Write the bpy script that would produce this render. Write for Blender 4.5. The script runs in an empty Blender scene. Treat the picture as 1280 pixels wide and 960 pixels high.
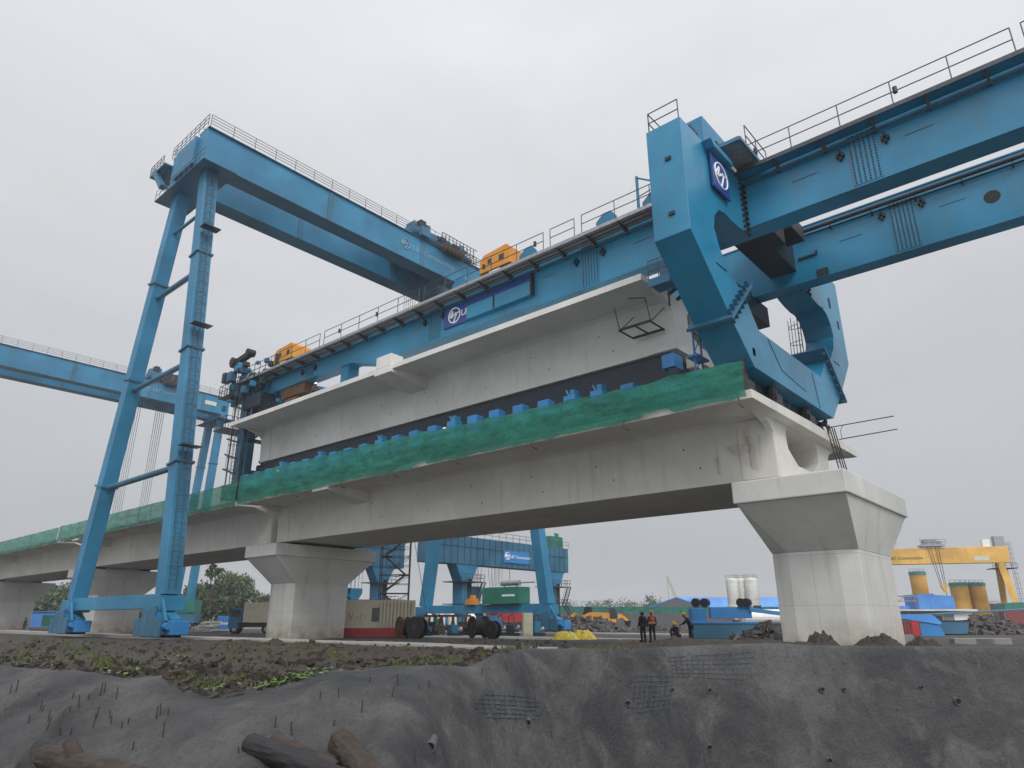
import bpy, bmesh, math, random
from mathutils import Vector, Matrix, noise
random.seed(7)
R = math.radians
scene = bpy.context.scene
COL = scene.collection

# ------------------------------------------------------------------ camera
CAM = Vector((0, 0, 1.4))
FPX = 852.0
PITCH = math.atan(295 / 852.0)
YAW = R(41.2)
FW = Vector((math.cos(YAW) * math.cos(PITCH), math.sin(YAW) * math.cos(PITCH), math.sin(PITCH)))
RT = Vector((math.sin(YAW), -math.cos(YAW), 0))
UP = RT.cross(FW)
cd = bpy.data.cameras.new('camera')
co = bpy.data.objects.new('camera', cd)
COL.objects.link(co)
co.location = CAM
co.rotation_euler = Matrix((RT, UP, -FW)).transposed().to_euler()
cd.sensor_fit = 'HORIZONTAL'
cd.sensor_width = 36
cd.lens = FPX / 1280 * 36
cd.clip_start = 0.1
cd.clip_end = 9000
scene.camera = co


def ray(x, y):
    return FW * FPX + RT * (x - 640) - UP * (y - 480)


def at(x, y, dist):
    """world point that far (horizontally, ahead of the viewer) along a sight line"""
    d = ray(x, y)
    h = d.x * math.cos(YAW) + d.y * math.sin(YAW)
    return CAM + d * (dist / h)


def onY(x, y, Y):
    d = ray(x, y)
    return CAM + d * (Y / d.y)


def onX(x, y, X):
    d = ray(x, y)
    return CAM + d * (X / d.x)


# ------------------------------------------------------------------ materials
def new_mat(name):
    m = bpy.data.materials.new(name)
    m.use_nodes = True
    nt = m.node_tree
    b = nt.nodes['Principled BSDF']
    return m, nt, b


def N(nt, t, **kw):
    n = nt.nodes.new(t)
    for k, v in kw.items():
        setattr(n, k, v)
    return n


def noise_tex(nt, vec, scale, detail=4, rough=.55, dist=0.0):
    n = N(nt, 'ShaderNodeTexNoise')
    n.inputs['Scale'].default_value = scale
    n.inputs['Detail'].default_value = detail
    n.inputs['Roughness'].default_value = rough
    n.inputs['Distortion'].default_value = dist
    nt.links.new(vec, n.inputs['Vector'])
    return n.outputs['Fac']


def mapping(nt, vec, sc):
    mp = N(nt, 'ShaderNodeMapping')
    mp.inputs['Scale'].default_value = sc
    nt.links.new(vec, mp.inputs['Vector'])
    return mp.outputs['Vector']


def ramp(nt, fac, a, b):
    r = N(nt, 'ShaderNodeMapRange')
    r.inputs['From Min'].default_value = a
    r.inputs['From Max'].default_value = b
    nt.links.new(fac, r.inputs['Value'])
    return r.outputs['Result']


def mix(nt, fac, a, b):
    m = N(nt, 'ShaderNodeMix', data_type='RGBA')
    if isinstance(fac, (int, float)):
        m.inputs['Factor'].default_value = fac
    else:
        nt.links.new(fac, m.inputs['Factor'])
    for s, v in (('A', a), ('B', b)):
        i = [q for q in m.inputs if q.name == s and q.type == 'RGBA'][0]
        if isinstance(v, (tuple, list)):
            i.default_value = (*v[:3], 1)
        else:
            nt.links.new(v, i)
    return [q for q in m.outputs if q.type == 'RGBA'][0]


def mul(nt, a, k):
    m = N(nt, 'ShaderNodeMath', operation='MULTIPLY')
    nt.links.new(a, m.inputs[0])
    if isinstance(k, (int, float)):
        m.inputs[1].default_value = k
    else:
        nt.links.new(k, m.inputs[1])
    return m.outputs[0]


def bump(nt, b, h, strength=.3, dist=.02):
    bp = N(nt, 'ShaderNodeBump')
    bp.inputs['Strength'].default_value = strength
    bp.inputs['Distance'].default_value = dist
    nt.links.new(h, bp.inputs['Height'])
    nt.links.new(bp.outputs['Normal'], b.inputs['Normal'])


def tc(nt):
    return N(nt, 'ShaderNodeTexCoord').outputs['Object']


def paint(name, col, dirt=(.10, .09, .08), amount=.45, rough=.4, scale=1.0):
    """weathered site paint: slight fading in patches, rain streaks running down, grime"""
    m, nt, b = new_mat(name)
    v = tc(nt)
    big = noise_tex(nt, v, .22 * scale, 3)
    streak = noise_tex(nt, mapping(nt, v, (2.2 * scale, 2.2 * scale, .12 * scale)), 1.0, 5, .6)
    fine = noise_tex(nt, v, 9 * scale, 5, .65)
    light = tuple(min(1, c * 1.25 + .012) for c in col)
    dark = tuple(c * .80 for c in col)
    c1 = mix(nt, ramp(nt, big, .35, .68), dark, light)
    c2 = mix(nt, mul(nt, ramp(nt, streak, .56, .82), amount), c1, dirt)
    c3 = mix(nt, mul(nt, ramp(nt, fine, .60, .80), amount * .5), c2, dirt)
    # plate joints: faint welded seams every few metres, with a slightly different batch of paint per plate
    sp = N(nt, 'ShaderNodeSeparateXYZ')
    nt.links.new(v, sp.inputs[0])
    ad = N(nt, 'ShaderNodeMath', operation='ADD')
    nt.links.new(sp.outputs[0], ad.inputs[0])
    nt.links.new(sp.outputs[1], ad.inputs[1])
    cx = N(nt, 'ShaderNodeCombineXYZ')
    nt.links.new(ad.outputs[0], cx.inputs[0])
    nt.links.new(sp.outputs[2], cx.inputs[1])
    br = N(nt, 'ShaderNodeTexBrick')
    br.offset = .37
    br.inputs['Scale'].default_value = scale
    br.inputs['Mortar Size'].default_value = .012
    br.inputs['Brick Width'].default_value = 4.3
    br.inputs['Row Height'].default_value = 2.9
    br.inputs['Color1'].default_value = (0, 0, 0, 1)
    br.inputs['Color2'].default_value = (.35, .35, .35, 1)
    br.inputs['Mortar'].default_value = (1, 1, 1, 1)
    nt.links.new(cx.outputs[0], br.inputs['Vector'])
    c3 = mix(nt, mul(nt, br.outputs['Color'], .55), c3, tuple(x * .62 for x in col))
    rs = noise_tex(nt, mapping(nt, v, (5 * scale, 5 * scale, .55 * scale)), 1.0, 6, .7)
    c3 = mix(nt, mul(nt, ramp(nt, rs, .66, .80), amount * .9), c3, (.11, .055, .03))
    nt.links.new(c3, b.inputs['Base Color'])
    rr = N(nt, 'ShaderNodeMapRange')
    rr.inputs['To Min'].default_value = rough - .08
    rr.inputs['To Max'].default_value = rough + .25
    nt.links.new(fine, rr.inputs['Value'])
    nt.links.new(rr.outputs['Result'], b.inputs['Roughness'])
    bump(nt, b, noise_tex(nt, v, .8, 2), .22, .06)
    return m


def plain(name, col, rough=.6, metal=0.0, var=.25, scale=4):
    m, nt, b = new_mat(name)
    v = tc(nt)
    n = noise_tex(nt, v, scale, 4, .6)
    c = mix(nt, ramp(nt, n, .3, .7), tuple(x * (1 - var) for x in col), tuple(min(1, x * (1 + var)) for x in col))
    nt.links.new(c, b.inputs['Base Color'])
    b.inputs['Roughness'].default_value = rough
    b.inputs['Metallic'].default_value = metal
    return m


def concrete(name, col, stain=.5, joint=0.0, lowstain=0.0):
    m, nt, b = new_mat(name)
    v = tc(nt)
    big = noise_tex(nt, v, .28, 4, .6, .4)
    mid = noise_tex(nt, v, 1.7, 5, .65)
    fine = noise_tex(nt, v, 14, 5, .7)
    st = noise_tex(nt, mapping(nt, v, (1.6, 1.6, .10)), 1.0, 5, .62)
    c = mix(nt, ramp(nt, big, .3, .7), tuple(x * .84 for x in col), tuple(x * 1.08 for x in col))
    c = mix(nt, mul(nt, ramp(nt, mid, .5, .8), .35), c, tuple(x * .72 for x in col))
    c = mix(nt, mul(nt, ramp(nt, st, .58, .85), stain), c, (.14, .125, .10))
    c = mix(nt, mul(nt, ramp(nt, fine, .62, .8), .35), c, tuple(x * .6 for x in col))
    if joint:
        br = N(nt, 'ShaderNodeTexBrick')
        br.inputs['Scale'].default_value = 1
        br.inputs['Mortar Size'].default_value = .012
        br.inputs['Brick Width'].default_value = 2.6
        br.inputs['Row Height'].default_value = 1.95
        br.offset = 0
        br.inputs['Color1'].default_value = br.inputs['Color2'].default_value = (0, 0, 0, 1)
        br.inputs['Mortar'].default_value = (1, 1, 1, 1)
        sx = N(nt, 'ShaderNodeSeparateXYZ')
        nt.links.new(v, sx.inputs[0])
        ad = N(nt, 'ShaderNodeMath', operation='ADD')
        nt.links.new(sx.outputs[0], ad.inputs[0])
        nt.links.new(sx.outputs[1], ad.inputs[1])
        cx = N(nt, 'ShaderNodeCombineXYZ')
        nt.links.new(ad.outputs[0], cx.inputs[0])
        nt.links.new(sx.outputs[2], cx.inputs[1])
        nt.links.new(cx.outputs[0], br.inputs['Vector'])
        c = mix(nt, mul(nt, br.outputs['Color'], joint), c, tuple(x * .5 for x in col))
    if lowstain:
        sx2 = N(nt, 'ShaderNodeSeparateXYZ')
        nt.links.new(v, sx2.inputs[0])
        low = N(nt, 'ShaderNodeMapRange')
        low.inputs['From Min'].default_value = 1.6
        low.inputs['From Max'].default_value = .1
        nt.links.new(sx2.outputs[2], low.inputs['Value'])
        sp = mul(nt, low.outputs['Result'], ramp(nt, mid, .25, .6))
        c = mix(nt, mul(nt, sp, lowstain), c, (.23, .17, .085))
    nt.links.new(c, b.inputs['Base Color'])
    b.inputs['Roughness'].default_value = .82
    bump(nt, b, fine, .25, .01)
    return m


M = {}
BLUE = (.010, .155, .285)
M['blue'] = paint('crane_blue_paint', BLUE, amount=.35)
M['blue_launch'] = paint('gantry_blue_paint', (.008, .172, .305), amount=.55, rough=.26)
M['blue_dull'] = paint('dull_blue_paint', (.02, .11, .19), amount=.8)
M['blue_bright'] = paint('bright_blue_paint', (.015, .17, .42), amount=.3)
M['navy'] = plain('navy_paint', (.009, .018, .032), .5)
M['signblue'] = plain('sign_blue', (.012, .05, .23), .35, var=.12, scale=1)
M['steel_dark'] = plain('dark_steel', (.022, .025, .03), .55, .3)
M['rail'] = plain('rail_steel', (.05, .06, .075), .5, .2)
M['galv'] = plain('galvanised', (.30, .31, .32), .45, .5)
M['yellow'] = paint('yellow_paint', (.64, .37, .07), amount=.35, rough=.5)
M['orange'] = paint('orange_yellow_paint', (.58, .24, .015), amount=.5, rough=.5)
M['white'] = plain('white_paint', (.75, .75, .73), .5, var=.1)
M['letter_white'] = plain('white_lettering', (.78, .80, .82), .5, var=.06)
M['letter_faded'] = plain('faded_lettering', (.20, .33, .40), .6, var=.2)
M['letter_black'] = plain('black_lettering', (.03, .03, .035), .6)
M['letter_red'] = plain('red_spray_lettering', (.42, .04, .03), .7)
M['pale_plate'] = plain('pale_plate', (.52, .52, .42), .6)
M['conc'] = concrete('girder_concrete', (.62, .61, .575), .25)
M['conc_old'] = concrete('placed_girder_concrete', (.57, .555, .51), .42)
M['conc_pier'] = concrete('pier_concrete', (.52, .515, .49), .5, .6, .85)
M['conc_strip'] = concrete('strip_concrete', (.27, .265, .25), .5)
M['conc_cap'] = concrete('cap_concrete', (.52, .515, .49), .5)
M['inside'] = plain('void_concrete', (.20, .195, .18), .9)
M['cream'] = plain('cream_sheet', (.52, .49, .37), .6, var=.12, scale=1.5)
M['red'] = plain('red_paint', (.34, .02, .025), .55)
M['maroon'] = plain('maroon_sheet', (.17, .035, .035), .7)
M['green_box'] = paint('green_generator_paint', (.008, .15, .105), amount=.3, rough=.45)
M['black'] = plain('black_rubber', (.012, .012, .013), .75)
M['rust'] = plain('rusty_steel', (.11, .055, .03), .85, .1, .45, 6)
M['rebar'] = plain('rebar_steel', (.035, .03, .028), .8, .2, .4, 8)
M['rope'] = plain('wire_rope', (.05, .052, .055), .6, .3)
M['wood'] = plain('old_timber', (.034, .025, .019), .9, 0, .45, 5)
M['grey_sheet'] = plain('grey_sheet', (.19, .195, .20), .6)
M['dark_sheet'] = plain('dark_grey_sheet', (.075, .075, .08), .75)
M['tarp'] = plain('yellow_tarpaulin', (.72, .56, .06), .5, 0, .3, 3)
M['glass'] = plain('dark_glass', (.02, .025, .03), .1, 0, .1)
M['skin'] = plain('skin', (.16, .075, .045), .6)
M['cloth_dark'] = plain('dark_cloth', (.018, .02, .028), .9)
M['cloth_navy'] = plain('navy_cloth', (.02, .026, .055), .9)
M['cloth_grey'] = plain('grey_cloth', (.05, .05, .055), .9)
M['vest'] = plain('orange_vest', (.62, .06, .02), .7, var=.1)
M['helmet'] = plain('yellow_helmet', (.72, .48, .02), .35, var=.05)
M['silo_white'] = paint('white_silo', (.56, .56, .53), (.25, .22, .18), .4)
M['teal'] = plain('teal_roof', (.04, .24, .22), .6)
M['shed_blue'] = paint('shed_blue_sheet', (.06, .24, .62), amount=.2)


def foliage(name, c1, c2):
    m, nt, b = new_mat(name)
    v = tc(nt)
    n = noise_tex(nt, v, .7, 3)
    oi = N(nt, 'ShaderNodeNewGeometry')
    c = mix(nt, ramp(nt, n, .3, .7), c1, c2)
    mm = N(nt, 'ShaderNodeHueSaturation')
    nt.links.new(c, mm.inputs['Color'])
    rv = N(nt, 'ShaderNodeMapRange')
    rv.inputs['To Min'].default_value = .6
    rv.inputs['To Max'].default_value = 1.5
    nt.links.new(oi.outputs['Random Per Island'], rv.inputs['Value'])
    nt.links.new(rv.outputs['Result'], mm.inputs['Value'])
    nt.links.new(mm.outputs['Color'], b.inputs['Base Color'])
    b.inputs['Roughness'].default_value = .7
    return m


M['leaf'] = foliage('tree_foliage', (.055, .085, .036), (.10, .13, .055))
M['leaf2'] = foliage('dark_tree_foliage', (.04, .068, .034), (.065, .095, .045))
M['grass'] = foliage('grass_blades', (.05, .072, .018), (.115, .125, .035))
M['weed'] = foliage('weed_leaves', (.045, .092, .018), (.085, .14, .032))
M['bark'] = plain('bark', (.06, .045, .035), .9)


def net_mat():
    m, nt, b = new_mat('green_net')
    v = tc(nt)
    n = noise_tex(nt, mapping(nt, v, (1, .32, 1.7)), 1.3, 6, .6)
    c = mix(nt, ramp(nt, n, .28, .78), (.008, .125, .090), (.030, .30, .215))
    nt.links.new(c, b.inputs['Base Color'])
    b.inputs['Roughness'].default_value = .75
    wv = noise_tex(nt, mapping(nt, v, (1, 1, 1)), 7, 5, .7)
    al = N(nt, 'ShaderNodeMapRange')
    al.inputs['From Min'].default_value = .3
    al.inputs['From Max'].default_value = .62
    al.inputs['To Min'].default_value = .97
    al.inputs['To Max'].default_value = .62
    nt.links.new(wv, al.inputs['Value'])
    nt.links.new(al.outputs['Result'], b.inputs['Alpha'])
    bump(nt, b, n, .8, .12)
    tr = N(nt, 'ShaderNodeBsdfTranslucent')
    nt.links.new(c, tr.inputs['Color'])
    mx = N(nt, 'ShaderNodeMixShader')
    mx.inputs[0].default_value = .30
    out = nt.nodes['Material Output']
    nt.links.new(b.outputs[0], mx.inputs[1])
    nt.links.new(tr.outputs[0], mx.inputs[2])
    nt.links.new(mx.outputs[0], out.inputs['Surface'])
    return m


M['net'] = net_mat()


def stain_mat():
    m, nt, b = new_mat('rust_stain')
    v = tc(nt)
    n = noise_tex(nt, mapping(nt, v, (2, 2.4, .6)), 1.1, 6, .7)
    b.inputs['Base Color'].default_value = (.33, .21, .11, 1)
    b.inputs['Roughness'].default_value = .9
    nt.links.new(mul(nt, ramp(nt, n, .40, .75), .34), b.inputs['Alpha'])
    return m


M['stain'] = stain_mat()


def shotcrete_mat():
    m, nt, b = new_mat('shotcrete')
    v = tc(nt)
    big = noise_tex(nt, v, .34, 6, .60, .5)
    cloud = noise_tex(nt, v, .85, 6, .62, .8)
    mid = noise_tex(nt, v, 2.6, 6, .68, .3)
    fine = noise_tex(nt, v, 16, 6, .8)
    c = mix(nt, ramp(nt, big, .38, .64), (.040, .041, .043), (.112, .112, .110))
    c = mix(nt, mul(nt, ramp(nt, cloud, .50, .72), .85), c, (.165, .165, .162))
    c = mix(nt, mul(nt, ramp(nt, cloud, .44, .26), .8), c, (.021, .022, .024))
    c = mix(nt, mul(nt, ramp(nt, mid, .52, .78), .55), c, (.03, .031, .033))
    st = noise_tex(nt, mapping(nt, v, (1.5, 1.5, .5)), .9, 5, .6, .6)
    c = mix(nt, mul(nt, ramp(nt, st, .64, .82), .5), c, (.22, .215, .20))
    yl = noise_tex(nt, v, .16, 3, .5, 1.2)
    c = mix(nt, mul(nt, ramp(nt, yl, .66, .78), .4), c, (.17, .15, .08))
    c = mix(nt, mul(nt, ramp(nt, fine, .50, .72), .75), c, (.018, .018, .020))
    c = mix(nt, mul(nt, ramp(nt, fine, .42, .28), .6), c, (.17, .17, .165))
    nt.links.new(c, b.inputs['Base Color'])
    rr = N(nt, 'ShaderNodeMapRange')
    rr.inputs['To Min'].default_value = .5
    rr.inputs['To Max'].default_value = .95
    nt.links.new(cloud, rr.inputs['Value'])
    nt.links.new(rr.outputs['Result'], b.inputs['Roughness'])
    h = N(nt, 'ShaderNodeMath', operation='ADD')
    nt.links.new(mul(nt, mid, 2.0), h.inputs[0])
    nt.links.new(fine, h.inputs[1])
    bump(nt, b, h.outputs[0], 1.0, .10)
    return m


M['shotcrete'] = shotcrete_mat()


def soil_mat(name='wet_soil', far=True):
    m, nt, b = new_mat(name)
    v = tc(nt)
    big = noise_tex(nt, v, .12, 4, .6, .5)
    mid = noise_tex(nt, v, .9, 6, .7)
    fine = noise_tex(nt, v, 7, 6, .75)
    c = mix(nt, ramp(nt, mid, .3, .7), (.012, .0085, .0065), (.038, .028, .021))
    c = mix(nt, mul(nt, ramp(nt, fine, .5, .8), .7), c, (.062, .048, .037))
    if far:
        c = mix(nt, mul(nt, ramp(nt, big, .5, .62), .55), c, (.040, .044, .016))
        c = mix(nt, mul(nt, ramp(nt, big, .38, .28), .5), c, (.065, .057, .048))
    nt.links.new(c, b.inputs['Base Color'])
    rr = N(nt, 'ShaderNodeMapRange')
    rr.inputs['To Min'].default_value = .45
    rr.inputs['To Max'].default_value = .95
    nt.links.new(mid, rr.inputs['Value'])
    nt.links.new(rr.outputs['Result'], b.inputs['Roughness'])
    h = N(nt, 'ShaderNodeMath', operation='ADD')
    nt.links.new(mid, h.inputs[0])
    nt.links.new(mul(nt, fine, .5), h.inputs[1])
    bump(nt, b, h.outputs[0], .9, .09)
    return m


M['soil'] = soil_mat()
M['mound'] = soil_mat('mound_soil', False)
M['rubble'] = plain('rubble', (.085, .078, .075), .9, 0, .6, 2.2)


# ------------------------------------------------------------------ mesh builder
class MB:
    def __init__(s, o=(0, 0, 0)):
        s.o = Vector(o)
        s.v, s.f = [], []

    def add(s, vs, fs):
        n = len(s.v)
        s.v += [Vector(p) for p in vs]
        s.f += [[i + n for i in f] for f in fs]
        return s

    def box(s, x0, x1, y0, y1, z0, z1):
        vs = [(x, y, z) for z in (z0, z1) for y in (y0, y1) for x in (x0, x1)]
        return s.add(vs, [(0, 2, 3, 1), (4, 5, 7, 6), (0, 1, 5, 4), (2, 6, 7, 3), (0, 4, 6, 2), (1, 3, 7, 5)])

    def cbox(s, c, sx, sy, sz, rz=0):
        ca, sa = math.cos(rz), math.sin(rz)
        vs = []
        for z in (-.5, .5):
            for y in (-.5, .5):
                for x in (-.5, .5):
                    X, Y = x * sx, y * sy
                    vs.append((c[0] + X * ca - Y * sa, c[1] + X * sa + Y * ca, c[2] + z * sz))
        return s.add(vs, [(0, 2, 3, 1), (4, 5, 7, 6), (0, 1, 5, 4), (2, 6, 7, 3), (0, 4, 6, 2), (1, 3, 7, 5)])

    def bar(s, p, q, w, h, up=(0, 0, 1), w2=None, h2=None):
        p, q = Vector(p), Vector(q)
        d = (q - p).normalized()
        u = Vector(up)
        if abs(d.dot(u)) > .98:
            u = Vector((1, 0, 0))
        a = d.cross(u).normalized()
        c = a.cross(d).normalized()
        w2 = w if w2 is None else w2
        h2 = h if h2 is None else h2
        vs = []
        for P, W, H in ((p, w, h), (q, w2, h2)):
            for i, j in ((-1, -1), (1, -1), (1, 1), (-1, 1)):
                vs.append(P + a * (W / 2 * i) + c * (H / 2 * j))
        return s.add(vs, [(3, 2, 1, 0), (4, 5, 6, 7), (0, 1, 5, 4), (1, 2, 6, 5), (2, 3, 7, 6), (3, 0, 4, 7)])

    def tube(s, p, q, r, n=6, r2=None):
        p, q = Vector(p), Vector(q)
        d = (q - p)
        if d.length < 1e-6:
            return s
        d.normalize()
        u = Vector((0, 0, 1)) if abs(d.z) < .95 else Vector((1, 0, 0))
        a = d.cross(u).normalized()
        c = a.cross(d)
        r2 = r if r2 is None else r2
        vs = []
        for P, rr in ((p, r), (q, r2)):
            for k in range(n):
                t = 2 * math.pi * k / n
                vs.append(P + a * (rr * math.cos(t)) + c * (rr * math.sin(t)))
        fs = [(k, (k + 1) % n, n + (k + 1) % n, n + k) for k in range(n)]
        fs += [tuple(range(n))[::-1], tuple(range(n, 2 * n))]
        return s.add(vs, fs)

    def path(s, pts, r, n=6):
        for a, b in zip(pts, pts[1:]):
            s.tube(a, b, r, n)
        return s

    def prism(s, pts, axis, a0, a1):
        n = len(pts)
        mk = {'x': lambda p, a: (a, p[0], p[1]), 'y': lambda p, a: (p[0], a, p[1]), 'z': lambda p, a: (p[0], p[1], a)}[axis]
        vs = [mk(p, a0) for p in pts] + [mk(p, a1) for p in pts]
        fs = [tuple(range(n))[::-1], tuple(range(n, 2 * n))]
        fs += [(k, (k + 1) % n, n + (k + 1) % n, n + k) for k in range(n)]
        return s.add(vs, fs)

    def lathe(s, c, prof, n=16, axis='z'):
        c = Vector(c)
        vs, fs = [], []
        for r, h in prof:
            for k in range(n):
                t = 2 * math.pi * k / n
                a, b = r * math.cos(t), r * math.sin(t)
                vs.append(c + Vector({'z': (a, b, h), 'y': (a, h, b), 'x': (h, a, b)}[axis]))
        m = len(prof)
        for j in range(m - 1):
            for k in range(n):
                fs.append((j * n + k, j * n + (k + 1) % n, (j + 1) * n + (k + 1) % n, (j + 1) * n + k))
        fs += [tuple(range(n))[::-1], tuple(range((m - 1) * n, m * n))]
        return s.add(vs, fs)

    def rail(s, p, q, h=1.1, gap=2.0, bars=2, r=.03, upv=(0, 0, 1)):
        p, q, u = Vector(p), Vector(q), Vector(upv)
        n = max(1, round((q - p).length / gap))
        for i in range(n + 1):
            a = p.lerp(q, i / n)
            s.tube(a, a + u * h, r, 5)
        for j in range(bars):
            z = h * (j + 1) / bars
            s.tube(p + u * z, q + u * z, r, 5)
        return s

    def ladder(s, p, q, w=.45, across=(1, 0, 0), cage=True, gap=.35, out=(0, -1, 0)):
        p, q, a, o = Vector(p), Vector(q), Vector(across), Vector(out)
        L = (q - p).length
        for k in (-1, 1):
            s.tube(p + a * (w / 2 * k), q + a * (w / 2 * k), .03, 5)
        n = int(L / gap)
        for i in range(n):
            c = p.lerp(q, (i + .5) / n)
            s.tube(c - a * (w / 2), c + a * (w / 2), .018, 4)
        if cage:
            m = int(L / 1.0)
            for i in range(1, m):
                c = p.lerp(q, (i + .5) / m)
                ring = [c + a * (.36 * math.cos(t)) + o * (.62 * math.sin(t)) for t in [math.pi * j / 6 for j in range(7)]]
                s.path(ring, .022, 4)
            for t in (R(35), R(90), R(145)):
                d = a * (.36 * math.cos(t)) + o * (.62 * math.sin(t))
                s.tube(p.lerp(q, 1.5 / max(m, 2)) + d, q + d, .02, 4)
        return s

    def build(s, name, mat, parent=None, bevel=0.0, smooth=False, **props):
        me = bpy.data.meshes.new(name)
        me.from_pydata([tuple(p - s.o) for p in s.v], [], s.f)
        bm = bmesh.new()
        bm.from_mesh(me)
        bmesh.ops.recalc_face_normals(bm, faces=bm.faces)
        bm.to_mesh(me)
        bm.free()
        me.materials.append(M[mat] if isinstance(mat, str) else mat)
        o = bpy.data.objects.new(name, me)
        COL.objects.link(o)
        if parent is not None:
            o.parent = parent
        else:
            o.location = s.o
        if smooth:
            me.shade_smooth()
        if bevel:
            b = o.modifiers.new('bevel', 'BEVEL')
            b.width = bevel
            b.segments = 2
            b.limit_method = 'ANGLE'
            b.angle_limit = R(40)
        for k, v in props.items():
            o[k] = v
        return o


def thing(name, loc, label, cat, group=None):
    o = bpy.data.objects.new(name, None)
    o.empty_display_size = .2
    COL.objects.link(o)
    o.location = loc
    tag(o, label, cat, group)
    return o


def tag(o, label, cat, group=None):
    o['label'] = label
    o['category'] = cat
    if group:
        o['group'] = group
    return o


def copy_tree(o, parent=None):
    c = o.copy()
    COL.objects.link(c)
    if parent is not None:
        c.parent = parent
    for ch in list(o.children):
        copy_tree(ch, c)
    return c


def fbm(x, y, z=0.0, oct=4):
    a, s, f = 0.0, .5, 1.0
    for _ in range(oct):
        a += s * noise.noise(Vector((x * f, y * f, z * f)))
        f *= 2.03
        s *= .5
    return a


def text_mesh(name, body, size, origin, right, up, mat, parent, off, depth=.01):
    cu = bpy.data.curves.new('lettering_curve', 'FONT')
    cu.body = body
    cu.size = size
    cu.extrude = depth
    t = bpy.data.objects.new('lettering_tmp', cu)
    COL.objects.link(t)
    bpy.context.view_layer.update()
    me = bpy.data.meshes.new_from_object(t.evaluated_get(bpy.context.evaluated_depsgraph_get()))
    bpy.data.objects.remove(t)
    r, u = Vector(right).normalized(), Vector(up).normalized()
    n = r.cross(u)
    for v in me.vertices:
        v.co = Vector(origin) + r * v.co.x + u * v.co.y + n * (v.co.z + depth) - Vector(off)
    me.name = name
    me.materials.clear()
    me.materials.append(M[mat])
    o = bpy.data.objects.new(name, me)
    COL.objects.link(o)
    o.parent = parent
    return o


def emblem(name, centre, rad, right, up, mat, parent, off, w=.075):
    c, r, u = Vector(centre), Vector(right).normalized(), Vector(up).normalized()
    mb = MB(off)
    P = lambda a, b: c + r * (a * rad) + u * (b * rad)
    ring = [P(math.cos(2 * math.pi * k / 28), math.sin(2 * math.pi * k / 28)) for k in range(29)]
    mb.path(ring, w * rad, 5)
    for st in ([(-.95, -.2), (-.75, .05), (-.45, .45), (-.30, .62), (-.25, .45), (-.45, .05), (-.62, -.22), (-.45, -.25), (-.1, -.02), (.05, .1)],
               [(-.35, -.05), (-.1, .12), (.2, .05), (.55, .22), (.9, .25)],
               [(.42, .16), (.25, -.2), (.05, -.62), (-.08, -.95)],
               [(.05, .05), (.22, .28), (.40, .1)]):
        mb.path([P(*p) for p in st], w * rad, 5)
    return mb.build(name, mat, parent)


# ------------------------------------------------------------------ terrain
EDGE = []
for x, y, d in [(-700, 845, 17), (-300, 835, 16), (-60, 838, 15), (0, 835, 14.5), (60, 842, 13.5), (100, 845, 13), (160, 853, 12.5), (200, 850, 12.2), (215, 864, 11.5), (240, 880, 11),
                (280, 878, 11.2), (320, 870, 11.5), (400, 846, 12.5), (425, 842, 12.7), (450, 843, 12.8), (490, 838, 13), (565, 837, 13.6), (585, 838, 14),
                (620, 822, 15), (660, 815, 16.2), (760, 814, 18), (800, 815, 18.5), (880, 809, 19.6), (960, 807, 20), (1040, 810, 20), (1280, 812, 20), (1500, 813, 20), (2400, 818, 20)]:
    p = at(x, y, d)
    EDGE.append((math.atan2(p.y, p.x), math.hypot(p.x, p.y), p.z, x))
EDGE.sort()
TH0, TH1 = EDGE[0][0], EDGE[-1][0]


def edge(th):
    th = min(max(th, TH0), TH1)
    for a, b in zip(EDGE, EDGE[1:]):
        if th <= b[0]:
            t = (th - a[0]) / (b[0] - a[0])
            return tuple(a[k] + (b[k] - a[k]) * t for k in (1, 2, 3))
    return EDGE[-1][1:]


def sstep(a, b, x):
    t = min(max((x - a) / (b - a), 0), 1)
    return t * t * (3 - 2 * t)


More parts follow.
